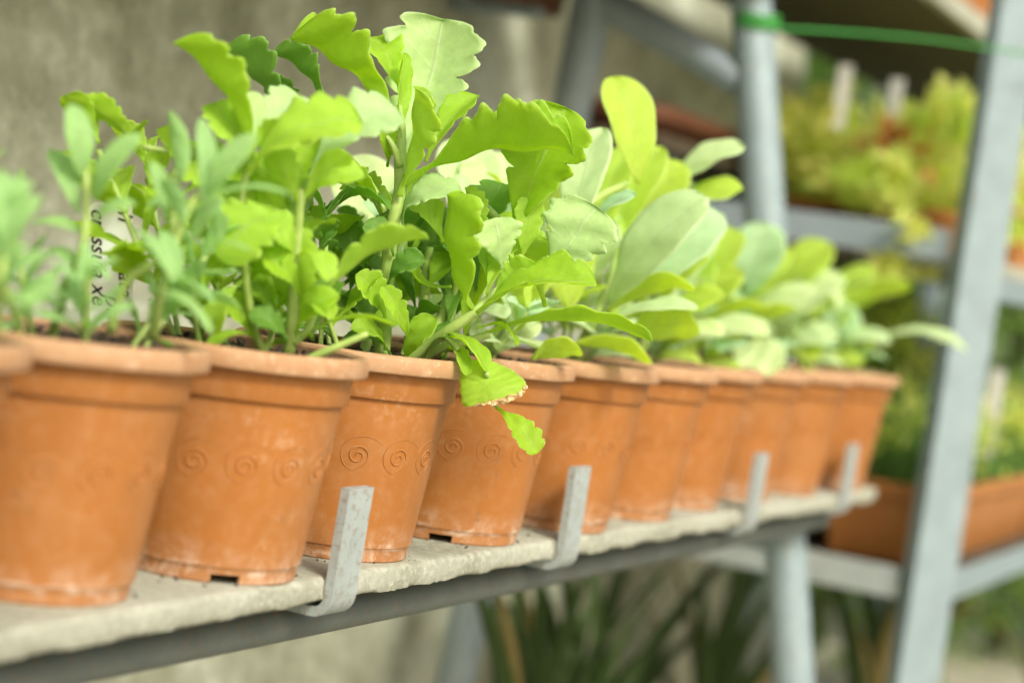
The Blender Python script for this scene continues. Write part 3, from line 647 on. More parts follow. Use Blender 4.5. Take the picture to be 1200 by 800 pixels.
('s5','oval','oyel',[0.7522,-0.0512,0.1868],[0.7445,-0.1339,0.1802],[0.559,-0.1174,0.8208],0.0338,10,0.1),
('s5','oval','oyel',[0.7396,-0.0442,0.2186],[0.7339,-0.0241,0.2917],[-0.7438,-0.6572,0.122],0.06,12,0.1),
('s5','oval','oyel',[0.8141,-0.0344,0.2731],[0.882,-0.0285,0.3909],[-0.8632,0.1115,0.4924],0.0462,15,0.1),
('s5','oval','oyel',[0.8596,-0.0365,0.2936],[0.8936,-0.0547,0.3933],[-0.9464,-0.0022,0.3229],0.0487,15,0.1),
('s5','oval','opale',[0.8814,-0.0345,0.3124],[0.9003,-0.0215,0.3788],[-0.7182,-0.615,0.3256],0.0385,15,0.1),
('s5','oval','oyel',[0.8489,-0.0388,0.2758],[0.8752,-0.0169,0.3493],[-0.7001,-0.5762,0.4218],0.0423,15,0.1),
('s5','oval','opale',[0.7927,-0.038,0.2468],[0.7997,-0.0476,0.3122],[-0.994,-0.0431,0.1002],0.0471,15,0.1),
('s5','oval','oblue',[0.7844,-0.0202,0.2355],[0.7926,0.0178,0.3077],[-0.7535,-0.5423,0.3717],0.0474,15,0.1),
('s5','oval','opale',[0.7973,-0.0536,0.1941],[0.7396,-0.0199,0.2126],[-0.0505,-0.5462,0.8361],0.0365,15,0.1),
('s6','oval','opale',[0.9925,-0.0349,0.353],[1.0046,-0.1066,0.411],[-0.6944,0.3785,0.612],0.0487,12,0.12),
('s6','oval','oyel',[0.9931,-0.0383,0.3304],[1.0053,-0.1125,0.3662],[-0.6397,0.2457,0.7283],0.0465,12,0.1),
('s6','oval','oyel',[0.956,-0.0303,0.3129],[0.969,-0.0528,0.3848],[-0.9856,-0.0512,0.1612],0.0483,12,0.1),
('s6','oval','oyel',[0.9399,-0.0734,0.259],[0.9557,-0.103,0.3248],[-0.9051,0.2624,0.3346],0.0542,12,0.1),
('s6','oval','oyel',[0.9633,-0.0544,0.2348],[0.9726,-0.0951,0.2907],[-0.7087,0.5096,0.4879],0.0438,12,0.1),
('s6','oval','opale',[0.9886,-0.0327,0.2834],[1.0223,-0.0516,0.3669],[-0.9305,-0.0925,0.3545],0.0492,12,0.1),
('s6','oval','oyel',[0.9922,-0.0483,0.2074],[0.9998,-0.111,0.2534],[-0.6488,0.3973,0.649],0.0487,12,0.1),
('s6','oval','opale',[0.9907,-0.0462,0.1932],[0.9817,-0.1232,0.2136],[-0.4003,0.2778,0.8733],0.0441,12,0.1),
('s6','oval','opale',[1.0007,-0.0132,0.2537],[1.025,-0.0106,0.3389],[-0.9614,-0.0147,0.2748],0.0496,12,0.1),
('s6','oval','oyel',[1.0059,-0.031,0.1913],[0.9898,0.0104,0.2406],[-0.6696,-0.6616,0.3375],0.0494,12,0.1),
('s7','oval','oyel',[1.2138,-0.0053,0.2075],[1.2181,-0.0576,0.2825],[-0.818,0.449,0.3594],0.0607,12,0.1),
('s7','oval','oyel',[1.2339,0.0027,0.2477],[1.2536,-0.0344,0.3301],[-0.9527,0.1164,0.2807],0.0566,12,0.1),
('s7','oval','opale',[1.1724,-0.0124,0.1874],[1.175,-0.1149,0.2196],[-0.5623,0.2338,0.7932],0.0476,12,0.12),
('s7','oval','oyel',[1.212,-0.0022,0.1969],[1.2129,-0.0992,0.2462],[0.2152,0.444,0.8698],0.0411,12,0.12),
('s7','oval','oyel',[1.2097,0.0045,0.211],[1.2389,-0.0043,0.2947],[-0.9293,0.144,0.34],0.0539,12,0.1),
('s7','oval','opale',[1.2059,0.0121,0.1997],[1.227,0.0215,0.2804],[-0.6205,-0.7434,0.2496],0.0539,12,0.1),
('s7','oval','opale',[1.209,0.0089,0.2407],[1.2704,0.0037,0.347],[-0.8573,0.1197,0.5008],0.0542,12,0.1),
('s8','oval','oblue',[1.4138,-0.008,0.257],[1.4212,-0.0161,0.3484],[-0.9958,0.0362,0.0843],0.0732,12,0.1),
('s8','oval','oyel',[1.3874,-0.0035,0.1961],[1.3811,-0.0838,0.2482],[0.1912,0.5239,0.83],0.0593,12,0.1),
('s8','oval','opale',[1.3718,-0.018,0.1926],[1.3317,-0.0786,0.1664],[-0.6356,0.089,0.7668],0.0662,10,0.1),
('s8','oval','oyel',[1.4258,0.0113,0.2254],[1.4512,-0.0371,0.3228],[-0.8873,0.277,0.3687],0.0606,12,0.1),
('s8','oval','oyel',[1.4234,0.0145,0.1997],[1.4511,0.0114,0.3054],[-0.9474,0.195,0.254],0.0608,12,0.1),
('s8','oval','opale',[1.4257,0.0088,0.1952],[1.4288,-0.0902,0.2746],[-0.7686,0.3856,0.5106],0.0523,12,0.1),
('s8','oval','opale',[1.4213,0.0186,0.1936],[1.4255,0.0656,0.2637],[-0.6934,-0.5786,0.4294],0.0529,12,0.1),
('s9','oval','oyel',[1.6222,0.0146,0.2513],[1.6482,-0.036,0.341],[-0.8753,0.2664,0.4035],0.0703,12,0.1),
('s9','oval','opale',[1.6014,0.0089,0.2166],[1.6171,-0.069,0.2974],[-0.7741,0.3739,0.5109],0.0695,12,0.1),
('s9','oval','opale',[1.5851,-0.0063,0.1897],[1.5776,-0.0861,0.2186],[-0.5651,0.327,0.7575],0.0578,12,0.1),
('s9','oval','oyel',[1.6188,0.0173,0.1984],[1.6473,0.0124,0.3054],[-0.942,0.2108,0.2612],0.062,12,0.1),
('s9','oval','oyel',[1.597,-0.0085,0.1902],[1.567,-0.0649,0.1869],[-0.3971,0.1571,0.9042],0.0496,12,0.1),
('s10','oval','oblue',[1.8219,0.0034,0.2052],[1.8041,-0.0515,0.2472],[-0.7373,0.545,0.3993],0.0653,12,0.1),
('s10','oval','oyel',[1.8192,0.0107,0.2165],[1.852,-0.1057,0.3022],[0.3567,0.6171,0.7014],0.0595,12,0.12),
('s10','oval','oyel',[1.8378,0.0216,0.2527],[1.8713,-0.0486,0.3163],[-0.612,0.3499,0.7092],0.0631,12,0.1),
('s10','oval','opale',[1.8464,-0.0756,0.2238],[1.866,-0.1951,0.2213],[-0.3222,-0.0725,0.9439],0.0385,12,0.15),
('s10','oval','opale',[1.805,-0.0084,0.2005],[1.8021,-0.0995,0.2202],[-0.3782,0.207,0.9023],0.053,12,0.1),
('s10','oval','oyel',[1.8196,0.008,0.1983],[1.871,0.0008,0.3071],[-0.8801,0.2017,0.4298],0.0601,12,0.1),
('s10','oval','oyel',[1.7981,0.0054,0.1798],[1.7664,-0.0716,0.1814],[-0.4417,0.2003,0.8745],0.0441,12,0.1),
('g1','lance','grey',[-0.0263,-0.0124,0.2689],[-0.0301,0.0006,0.3153],[-0.5843,-0.7925,0.1746],0.0191,12,0.15),
('g1','lance','grey',[-0.0392,-0.034,0.2568],[-0.0369,-0.0598,0.3015],[-0.9866,0.1144,0.1162],0.0188,12,0.15),
('g1','lance','grey',[-0.0267,-0.0137,0.2471],[-0.0181,0.0203,0.2853],[-0.6241,-0.5092,0.5926],0.0154,12,0.15),
('g1','lance','grey',[0.0057,-0.086,0.2614],[0.0034,-0.0754,0.3187],[-0.6186,-0.7766,0.1194],0.0134,12,0.15),
('g1','lance','grey',[0.0056,-0.0856,0.2641],[0.0095,-0.1147,0.3127],[-0.9971,-0.007,0.0759],0.0181,12,0.15),
('g1','lance','grey',[-0.0061,-0.0845,0.2576],[0.0103,-0.1449,0.2783],[-0.3385,0.2217,0.9145],0.0123,12,0.15),
('g1','lance','grey',[-0.0075,-0.082,0.2506],[-0.0227,-0.0698,0.2761],[0.8803,0.2052,0.4277],0.0123,12,0.15),
('g1','lance','grey',[-0.0013,-0.0732,0.2291],[0.0103,-0.1238,0.2387],[-0.0831,0.1675,0.9824],0.0095,12,0.15),
('g1','lance','grey',[-0.0042,-0.0683,0.2118],[-0.0075,-0.1114,0.2035],[-0.0045,-0.1881,0.9821],0.0105,12,0.15),
('g1','lance','grey',[0.013,-0.054,0.2497],[0.0167,-0.0341,0.2868],[-0.4833,-0.7501,0.4514],0.0127,12,0.15),
('g1','lance','grey',[0.0157,-0.0578,0.2755],[0.0294,-0.0346,0.3219],[0.9659,-0.0678,-0.25],0.0137,12,0.15),
('g1','lance','grey',[-0.031,-0.0293,0.2422],[-0.0288,-0.0577,0.2579],[-0.7351,0.2838,0.6157],0.0142,12,0.15),
('g1','lance','grey',[-0.0235,-0.0225,0.232],[-0.0379,0.0109,0.2366],[-0.3782,-0.2843,0.881],0.0134,12,0.15),
('g1','lance','grey',[-0.0116,-0.0487,0.2417],[-0.018,-0.0866,0.2137],[-0.4313,-0.4884,0.7586],0.0114,12,0.15),
('g1','lance','grey',[-0.0074,-0.0617,0.2052],[-0.0161,-0.1186,0.1848],[-0.232,-0.2967,0.9264],0.0095,12,0.15),
('g1','lance','grey',[-0.0258,-0.0445,0.2075],[-0.0348,-0.0226,0.2204],[-0.1818,-0.5535,0.8128],0.0114,12,0.15),
('g1','lance','grey',[-0.0239,-0.024,0.2047],[-0.0249,0.0049,0.2228],[-0.4669,-0.4808,0.7422],0.0125,12,0.15),
('g1','lance','grey',[0.0012,-0.0806,0.2138],[-0.005,-0.0634,0.2441],[-0.6443,-0.715,0.2713],0.0105,12,0.15),
('g1','lance','grey',[-0.022,-0.0049,0.1911],[-0.0136,-0.0215,0.216],[-0.9406,0.0342,0.3379],0.0116,12,0.15),
('g1','lance','grey',[-0.035,-0.0258,0.1826],[-0.0555,-0.0034,0.1895],[-0.2198,-0.4661,0.857],0.0114,12,0.15),
('g1','lance','grey',[0.0114,-0.0764,0.2386],[0.0275,-0.0851,0.2703],[-0.8979,-0.1481,0.4146],0.0126,12,0.15),
('g1','lance','grey',[0.0085,-0.067,0.2676],[-0.0086,-0.0541,0.2563],[-0.5608,-0.0193,0.8277],0.0106,12,0.15),
('g0','lance','grey',[-0.1751,-0.0767,0.2191],[-0.1781,-0.0652,0.2659],[-0.5505,-0.8185,0.1643],0.0211,12,0.15),
('g0','lance','grey',[-0.1787,-0.0694,0.2082],[-0.1681,-0.0891,0.2551],[-0.9722,0.0298,0.2323],0.0169,12,0.15),
('g0','lance','grey',[-0.1848,-0.0814,0.1999],[-0.182,-0.1104,0.2232],[-0.7889,0.3363,0.5143],0.015,12,0.15),
('g0','lance','grey',[-0.1811,-0.0622,0.2265],[-0.1859,-0.0479,0.2631],[-0.5592,-0.7939,0.2388],0.0169,12,0.15),
('g0','lance','grey',[-0.1927,-0.089,0.1911],[-0.1925,-0.1139,0.197],[-0.4398,0.2041,0.8746],0.0149,12,0.15),
('g0','lance','grey',[-0.1805,-0.0928,0.1825],[-0.1714,-0.1108,0.2094],[-0.9417,0.0295,0.3352],0.0126,12,0.15),
('g0','lance','grey',[-0.1825,-0.0615,0.2021],[-0.1654,-0.072,0.2386],[-0.9077,-0.2067,0.3652],0.017,12,0.15),
('g0','lance','grey',[-0.1795,-0.0645,0.2414],[-0.1702,-0.0837,0.2615],[-0.9203,-0.0373,0.3895],0.0152,12,0.15),
('g0','lance','grey',[-0.1802,-0.0679,0.1885],[-0.1867,-0.0506,0.2149],[-0.2858,-0.8324,0.4747],0.0152,12,0.15),
]
STEMS = [
('k2',0.0042,[[0.1999,-0.0521,0.1681],[0.1958,-0.0541,0.179],[0.1872,-0.0554,0.2194],[0.1785,-0.0575,0.2502],[0.1699,-0.0606,0.2746],[0.1697,-0.059,0.2854]]),
('k2',0.003,[[0.1881,-0.0378,0.1657],[0.1766,-0.0353,0.1788],[0.156,-0.0346,0.215],[0.1534,-0.0229,0.2747],[0.156,-0.0264,0.2999]]),
('k2',0.003,[[0.1967,-0.0565,0.175],[0.2007,-0.0644,0.1869],[0.2037,-0.0693,0.2084]]),
('k2',0.0028,[[0.1699,-0.0606,0.2746],[0.1895,-0.0538,0.2909],[0.2005,-0.0526,0.3043]]),
('k2',0.003,[[0.204,0.0002,0.1603],[0.1898,0.0094,0.1789],[0.1785,0.0132,0.2096],[0.1795,0.0151,0.2535],[0.182,0.0383,0.2951],[0.1576,0.0695,0.3004]]),
('k2',0.003,[[0.1883,-0.0756,0.1658],[0.1909,-0.0929,0.1766],[0.2005,-0.1135,0.1904]]),
('k3',0.0062,[[0.4181,-0.0148,0.158],[0.4144,-0.0171,0.1754],[0.4099,-0.0165,0.2037],[0.4013,-0.0185,0.239],[0.3932,-0.0217,0.2741],[0.3949,-0.0231,0.299],[0.3944,-0.0195,0.3231],[0.4026,-0.0108,0.3512],[0.4011,-0.0056,0.3681]]),
('k3',0.0028,[[0.39,-0.0223,0.3195],[0.3829,-0.0173,0.3343],[0.3799,-0.0096,0.3428]]),
('k3',0.004,[[0.3947,-0.012,0.2801],[0.3924,0.0081,0.3042],[0.3922,0.0353,0.3237],[0.4039,0.0844,0.3338],[0.4055,0.1059,0.3374]]),
('k3',0.004,[[0.4012,-0.0062,0.3646],[0.4116,0.0198,0.3631],[0.4178,0.0554,0.3616],[0.4114,0.07,0.3622]]),
('k3',0.0045,[[0.4161,-0.0353,0.1568],[0.4152,-0.0562,0.177],[0.4098,-0.0794,0.1952],[0.4125,-0.0966,0.2104],[0.4218,-0.1041,0.2237],[0.4395,-0.1058,0.2353],[0.4538,-0.1116,0.256],[0.4642,-0.136,0.2499]]),
('k3',0.004,[[0.4274,-0.0361,0.1557],[0.4272,-0.0588,0.1734],[0.4278,-0.0842,0.1851],[0.4361,-0.1022,0.1943]]),
('k3',0.004,[[0.4487,-0.0348,0.1572],[0.4551,-0.0457,0.1951],[0.461,-0.0534,0.2543],[0.4567,-0.0642,0.2987],[0.4601,-0.099,0.2782]]),
('k3',0.005,[[0.459,-0.0331,0.1607],[0.4592,-0.0303,0.193],[0.4589,-0.0263,0.2288],[0.4597,-0.0253,0.2578]]),
('k3',0.004,[[0.4298,0.0083,0.1575],[0.4422,0.0085,0.1941],[0.4522,0.0154,0.2447],[0.4638,0.0175,0.2818]]),
('k3',0.003,[[0.4116,-0.0717,0.1892],[0.4055,-0.0831,0.1851],[0.3989,-0.0934,0.1795]]),
('k3',0.0035,[[0.4662,-0.0489,0.1668],[0.4588,-0.0541,0.1965],[0.4512,-0.0587,0.2257],[0.4409,-0.059,0.2396]]),
('k3',0.0022,[[0.3902,-0.1248,0.1655],[0.4006,-0.1245,0.1566],[0.4124,-0.1283,0.1377]]),
('g1',0.0032,[[-0.007,0.0078,0.1607],[-0.0209,-0.0074,0.1915],[-0.0329,-0.0259,0.2318],[-0.0251,-0.0146,0.2748]]),
('g1',0.0032,[[0.0199,-0.0522,0.1726],[0.0044,-0.0635,0.206],[0.0004,-0.0749,0.2514],[0.0043,-0.0819,0.2718]]),
('g1',0.0028,[[0.0002,-0.0322,0.1736],[-0.0046,-0.0429,0.2083],[0.006,-0.0644,0.2339],[0.0229,-0.0485,0.2834]]),
('g0',0.0032,[[-0.1615,-0.0627,0.1688],[-0.1766,-0.0752,0.1994],[-0.1763,-0.0731,0.2282]]),
('g0',0.0032,[[-0.1654,-0.0538,0.1674],[-0.1814,-0.0643,0.1977],[-0.1833,-0.0565,0.2353]]),
('s4',0.006,[[0.6416,-0.0014,0.1544],[0.6502,-0.017,0.1969],[0.6589,-0.0326,0.2395],[0.6585,-0.0533,0.2742]]),
('s4',0.005,[[0.6565,0.0141,0.1521],[0.6567,0.02,0.216],[0.6782,0.027,0.2812]]),
('s4',0.004,[[0.6555,-0.0474,0.2653],[0.6981,-0.0646,0.3186],[0.7496,-0.0797,0.3453]]),
('s5',0.006,[[0.8157,-0.0242,0.1583],[0.7938,-0.0454,0.197],[0.789,-0.0567,0.2239],[0.8319,-0.0499,0.2762]]),
('s6',0.006,[[1.001,-0.0229,0.1602],[0.9882,-0.038,0.2196],[0.981,-0.0402,0.2839],[0.9927,-0.0363,0.344]]),
('s7',0.006,[[1.2109,-0.0032,0.1596],[1.2119,-0.0015,0.2018],[1.2137,-0.0012,0.2473]]),
('s8',0.006,[[1.4274,0.0013,0.1581],[1.4263,0.0085,0.2062],[1.4201,0.002,0.2505]]),
('s9',0.006,[[1.6258,-0.0027,0.1573],[1.6138,0.0041,0.2003],[1.6224,0.0137,0.2456]]),
('s10',0.006,[[1.8275,-0.0138,0.1584],[1.8235,-0.0008,0.1997],[1.8283,0.0171,0.2406]]),
('s10',0.004,[[1.8273,-0.0129,0.1645],[1.8343,-0.0489,0.2133],[1.8488,-0.0809,0.2259]]),
]

PL = {
 'g0': ((-.2, 0, .15), 'plant', 'blurred grey green leaves at the far left edge growing in the cut off pot'),
 'g1': ((0, 0, .15), 'plant', 'blurred grey green plant with narrow leaves in the second pot from the left edge'),
 'k2': ((.2, 0, .15), 'plant', 'light yellow green succulent with lobed leaves in the pot left of the nearest hook'),
 'k3': ((.4, 0, .15), 'plant', 'sharp bushy green succulent with scalloped leaves, one torn leaf drooping over the rim'),
 's4': ((.62, 0, .15), 'plant', 'pale green smooth leaved succulent behind the drooping torn leaf'),
 's5': ((.83, 0, .15), 'plant', 'succulent with long oval pale leaves in the pot at the second hook'),
 's6': ((1.03, 0, .15), 'plant', 'tall blurred oval leaved succulent in the sixth pot reaching towards the rack leg'),
 's7': ((1.23, 0, .15), 'plant', 'blurred oval leaved succulent in the pot next before the third hook'),
 's8': ((1.45, 0, .15), 'plant', 'blurred succulent at the third hook with one pale leaf hanging over its rim'),
 's9': ((1.65, 0, .15), 'plant', 'small blurred succulent in the second last pot'),
 's10': ((1.85, 0, .15), 'plant', 'blurred green plant in the last pot with a pale leaf crossing the far post'),
}
proot = {}
for k, (loc, cat, lab) in PL.items():
    proot[k] = empty('kalanchoe_plant' if k in ('k2', 'k3') else 'leafy_plant' if k in ('g0', 'g1') else 'succulent_plant', loc, lab, cat, 'plants growing in the round terracotta pots')
for n_, (p, ty, m, P0, P1, Nv, W, fo, be) in enumerate(LEAVES):
    v, f, uv = leaf_arrays(P0, P1, Nv, W, fo, be, ty, n_ + 11)
    link('leaf', mesh('leaf', v, f, True, uv), LM[m], proot[p])
for p, r, pts in STEMS:
    cp = catmull(pts, 6); nn = len(cp)
    v, f = tube_mesh(cp, r, 10, radii=[r * (1.15 - .45 * i / nn) for i in range(nn)]); link('stem', mesh('stem', v, f), STEM, proot[p])

# filler leaves low in the pots: opposite pairs up short side shoots
def shoot(pk, base, d, length, mats, ty, lw, seed, pairs=4):
    rg = random.Random(seed); d = Vector(d).normalized(); base = Vector(base)
    side = d.orthogonal().normalized(); side.rotate(Matrix.Rotation(rg.random() * 6.28, 3, d))
    pts = [base + d * length * q + Vector((0, 0, -.1 * length * (q ** 2))) * .3 for q in (0, .35, .7, 1)]
    v, f = tube_mesh(catmull(pts, 4), .0022, 8); link('stem', mesh('stem', v, f), STEM, proot[pk])
    for k in range(pairs):
        q = .35 + .65 * k / max(1, pairs - 1); pt = base + d * length * q; side.rotate(Matrix.Rotation(math.pi / 2, 3, d))
        ll = lw[0] * (1.1 - .5 * q) * rg.uniform(.8, 1.15)
        for s_ in (1, -1):
            dr = (side * s_ + d * (.35 + .9 * (k / pairs)) + Vector((rg.uniform(-.2, .2), rg.uniform(-.2, .2), rg.uniform(-.1, .25)))).normalized()
            nrm = (d - dr * d.dot(dr)).normalized()
            vv, ff, uu = leaf_arrays(pt, pt + dr * ll, nrm, ll * lw[1] * rg.uniform(.85, 1.1), rg.uniform(8, 28), rg.uniform(-.05, .2), ty, seed * 31 + k * 2 + s_)
            link('leaf', mesh('leaf', vv, ff, True, uu), LM[rg.choice(mats)], proot[pk])
FILL = [
 ('k2', (.19, .03, .15), (-.25, .5, 1), .17, ['mid', 'yel'], 'kal', (.070, .52)), ('k2', (.22, .05, .15), (.15, .5, 1), .15, ['mid', 'yel'], 'kal', (.068, .52)),
 ('k2', (.24, -.01, .15), (.35, .1, 1), .09, ['mid', 'dark'], 'kal', (.055, .52)),
 ('k3', (.41, .04, .15), (.25, .5, 1), .20, ['mid', 'dark', 'pale'], 'kal', (.072, .55)), ('k3', (.38, .04, .15), (-.2, .6, 1), .17, ['dark', 'mid'], 'kal', (.070, .52)), ('k3', (.45, .01, .15), (.6, .2, 1), .15, ['mid', 'yel'], 'kal', (.066, .55)),
 ('g1', (-.04, .02, .15), (-.3, .2, 1), .14, ['grey'], 'lance', (.052, .34)),
 ('g1', (.05, -.02, .15), (.7, -.1, 1), .11, ['grey'], 'lance', (.050, .34)), ('g1', (-.05, -.01, .15), (-.6, .0, .8), .09, ['grey'], 'lance', (.046, .34)),
 ('g0', (-.2, .03, .15), (.0, .3, 1), .15, ['grey'], 'lance', (.055, .34)), ('g0', (-.17, .0, .15), (.4, .1, 1), .12, ['grey'], 'lance', (.052, .34)), ('g0', (-.22, -.03, .15), (-.2, -.2, 1), .12, ['grey'], 'lance', (.052, .34)),
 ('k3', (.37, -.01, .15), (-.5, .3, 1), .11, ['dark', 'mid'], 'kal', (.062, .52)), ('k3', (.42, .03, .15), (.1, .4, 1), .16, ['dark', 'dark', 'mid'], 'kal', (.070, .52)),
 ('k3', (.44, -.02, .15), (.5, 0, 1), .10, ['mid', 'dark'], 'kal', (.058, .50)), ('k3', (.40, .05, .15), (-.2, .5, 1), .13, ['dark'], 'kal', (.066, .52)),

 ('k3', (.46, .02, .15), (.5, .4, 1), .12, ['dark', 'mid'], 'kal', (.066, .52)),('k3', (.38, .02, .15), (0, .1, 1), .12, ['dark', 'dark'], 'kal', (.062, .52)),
 ('k2', (.17, .0, .15), (-.3, .2, 1), .11, ['mid', 'yel'], 'kal', (.062, .52)), ('k2', (.24, .03, .15), (.3, .4, 1), .10, ['mid'], 'kal', (.058, .50)), ('k2', (.20, -.03, .15), (-.1, -.2, .8), .05, ['mid'], 'kal', (.03, .5)),
 ('g1', (-.03, .0, .15), (-.1, .3, 1), .10, ['grey'], 'lance', (.045, .3)), ('g1', (-.02, -.03, .15), (-.4, -.2, .7), .07, ['grey'], 'lance', (.04, .3)), ('g1', (.05, -.01, .15), (.4, -.1, .6), .07, ['grey'], 'lance', (.04, .3)),
 ('g0', (-.22, .0, .15), (-.1, .1, 1), .12, ['grey'], 'lance', (.05, .3)), ('g0', (-.18, .03, .15), (.2, .2, 1), .10, ['grey'], 'lance', (.045, .3)), ('g0', (-.16, -.02, .15), (.3, -.1, .9), .08, ['grey'], 'lance', (.045, .3)),
]
for i, x in enumerate(XS[4:], 4):
    k = 's%d' % i
    for j, d in enumerate(((-.3, .5, 1), (.5, .4, .8), (-.1, -.5, .8), (.15, .0, 1), (-.4, -.1, .9))):
        FILL.append((k, (x + d[0] * .02, YS[i] + d[1] * .03, .15), d, (.14 if i < 7 else .09) * (1 if j < 2 else .55 if j == 2 else 1.15), ['opale', 'oyel', 'oblue'], 'oval', (.062, .42)))
for n_, a in enumerate(FILL): shoot(*a, seed=100 + n_, pairs=6 if a[5] == 'lance' else 5 if a[3] > .14 else 4)

# the torn leaf that droops over the rim, with its dry brown edge
def torn_leaf():
    r3 = [(.4020, -.1030, .1720), (.4085, -.1165, .1738), (.4135, -.1270, .1722), (.4100, -.1450, .1665), (.4033, -.1552, .1601), (.3985, -.1530, .1535), (.3890, -.1420, .1455), (.3865, -.1330, .1425), (.3838, -.1215, .1390), (.3835, -.1128, .1368), (.3880, -.1070, .1450), (.3905, -.1040, .1515), (.3950, -.1010, .1590), (.3970, -.1010, .1660)]
    P = [Vector(p) for p in r3]; cen = sum(P, Vector()) / len(P); nrm = -fw.copy(); m_ = 9; n = len(P)
    dense = []
    for i in range(n):
        a, b_ = P[i], P[(i + 1) % n]
        for q in range(6): dense.append(a.lerp(b_, q / 6) + (a - cen).normalized() * .0014 * abs(math.sin(q / 6 * math.pi)))
    v = []; f = []; uv = []
    for lay in (1, -1):
        for k in range(m_ + 1):
            q = k / m_
            for i, p in enumerate(dense):
                w_ = cen.lerp(p, q); h = .0075 * (1 - q * q) + .0012 * math.sin(w_.z * 900 + w_.y * 500) * q
                v.append(w_ + nrm * (h + lay * .0005 * (1 if k < m_ else .3))); uv.append((.5, .5 + .49 * q))
    D = len(dense); o = (m_ + 1) * D
    for k in range(m_):
        for i in range(D):
            j = (i + 1) % D; q = (k * D + i, k * D + j, (k + 1) * D + j, (k + 1) * D + i); f += [q, tuple(x + o for x in q[::-1])]
    for i in range(D):
        j = (i + 1) % D; f.append((m_ * D + i, m_ * D + j, o + m_ * D + j, o + m_ * D + i))
    lf = link('torn_leaf', mesh('torn_leaf', v, f, True, uv), LM['yel'], proot['k3']); lf['label'] = 'torn drooping leaf with a dry brown lower edge'
    # crumbly dry strip
    edge = [P[i] for i in (4, 5, 6, 7, 8)]; cp = catmull(edge, 8); vv = []; ff = []; rg = random.Random(4)
    for i, p in enumerate(cp):
        inn = (cen - p).normalized(); q = math.sin(math.pi * i / (len(cp) - 1))
        for k, dd in enumerate((-.0020, -.0008, .0004, .0030)):
            vv.append(p - inn * (-dd) * (.35 + q) * 1.0 + nrm * (.0022 + rg.uniform(-.0012, .0018)) + Vector((0, rg.uniform(-1, 1), rg.uniform(-1, 1))) * .0009)
    for i in range(len(cp) - 1):
        for k in range(3): a = i * 4 + k; ff.append((a, a + 1, a + 5, a + 4))
    o_ = link('dry_edge', mesh('dry_edge', vv, ff, False), DRY); o_.parent = lf; o_.matrix_parent_inverse = Matrix.Identity(4)
    md = o_.modifiers.new('thickness', 'SOLIDIFY'); md.thickness = .0009
torn_leaf()

# ------------------------------------------------------------------ handwritten name tag stuck in the second pot
tgm, t, b = mat('tag_white_plastic', (.93, .94, .93), .5)
INK, _, _ = mat('black_marker', (.012, .012, .014), .6)
TP = [Vector(p) for p in ((.2001, .1092, .146), (.2105, .0858, .1500), (.2045, .1082, .2593), (.1946, .1302, .2544))]
TP = [p - (TP[1] - TP[0]).normalized() * .009 for p in TP]; ux = (TP[1] - TP[0]).normalized(); uz = (TP[3] - TP[0]); ht = uz.length; uz.normalize(); uz = (uz - ux * uz.dot(ux)).normalized(); un = ux.cross(uz)
if un.dot(fw) > 0: un = -un
wd = .033
tg = empty('plant_tag', TP[0], 'white plastic plant tag with black handwriting stuck upright behind the blurred leaves', 'plant tag')
bm = bmesh.new(); outl = [(0, 0), (wd * .5, -.02), (wd, 0), (wd, ht - .004), (wd - .004, ht), (.004, ht), (0, ht - .004)]
fr = [bm.verts.new(TP[0] + ux * a + uz * b_ + un * .0006) for a, b_ in outl]; bk = [bm.verts.new(TP[0] + ux * a + uz * b_ - un * .0006) for a, b_ in outl]
bm.faces.new(fr); bm.faces.new(bk[::-1])
for i in range(len(outl)): bm.faces.new((fr[i], fr[i - 1], bk[i - 1], bk[i]))
link('tag_plate', bm_mesh('tag_plate', bm), tgm, tg)
def writing(s, size, across, down):
    cu = bpy.data.curves.new('writing', 'FONT'); cu.body = s; cu.size = size; cu.shear = .35; cu.offset = .00012; cu.extrude = .00005
    o = bpy.data.objects.new('writing', cu); C.objects.link(o)
    # letters run downwards: text x -> -uz, text y -> +ux
    M = Matrix.Identity(4); X_, Y_, Z_ = -uz, (ux if (-uz).cross(ux).dot(un) > 0 else ux), un
    org = TP[0] + ux * across + uz * down + un * .0010
    for i in range(3): M[i][0], M[i][1], M[i][2], M[i][3] = X_[i], Y_[i], Z_[i], org[i]
    o.data.materials.append(INK)
    dg = bpy.context.evaluated_depsgraph_get(); me = bpy.data.meshes.new_from_object(o.evaluated_get(dg)); bpy.data.objects.remove(o)
    me.name = 'handwriting'; me.transform(M); o2 = bpy.data.objects.new('handwriting', me); C.objects.link(o2); o2['kind'] = 'stuff'; o2.parent = tg; o2.matrix_parent_inverse = Matrix.Translation(-tg.location)
writing('h     ovata', .0160, .0225, ht - .006)
writing('             pe', .0165, .0125, ht - .010)
writing('crassula xe', .0165, .0022, ht - .004)

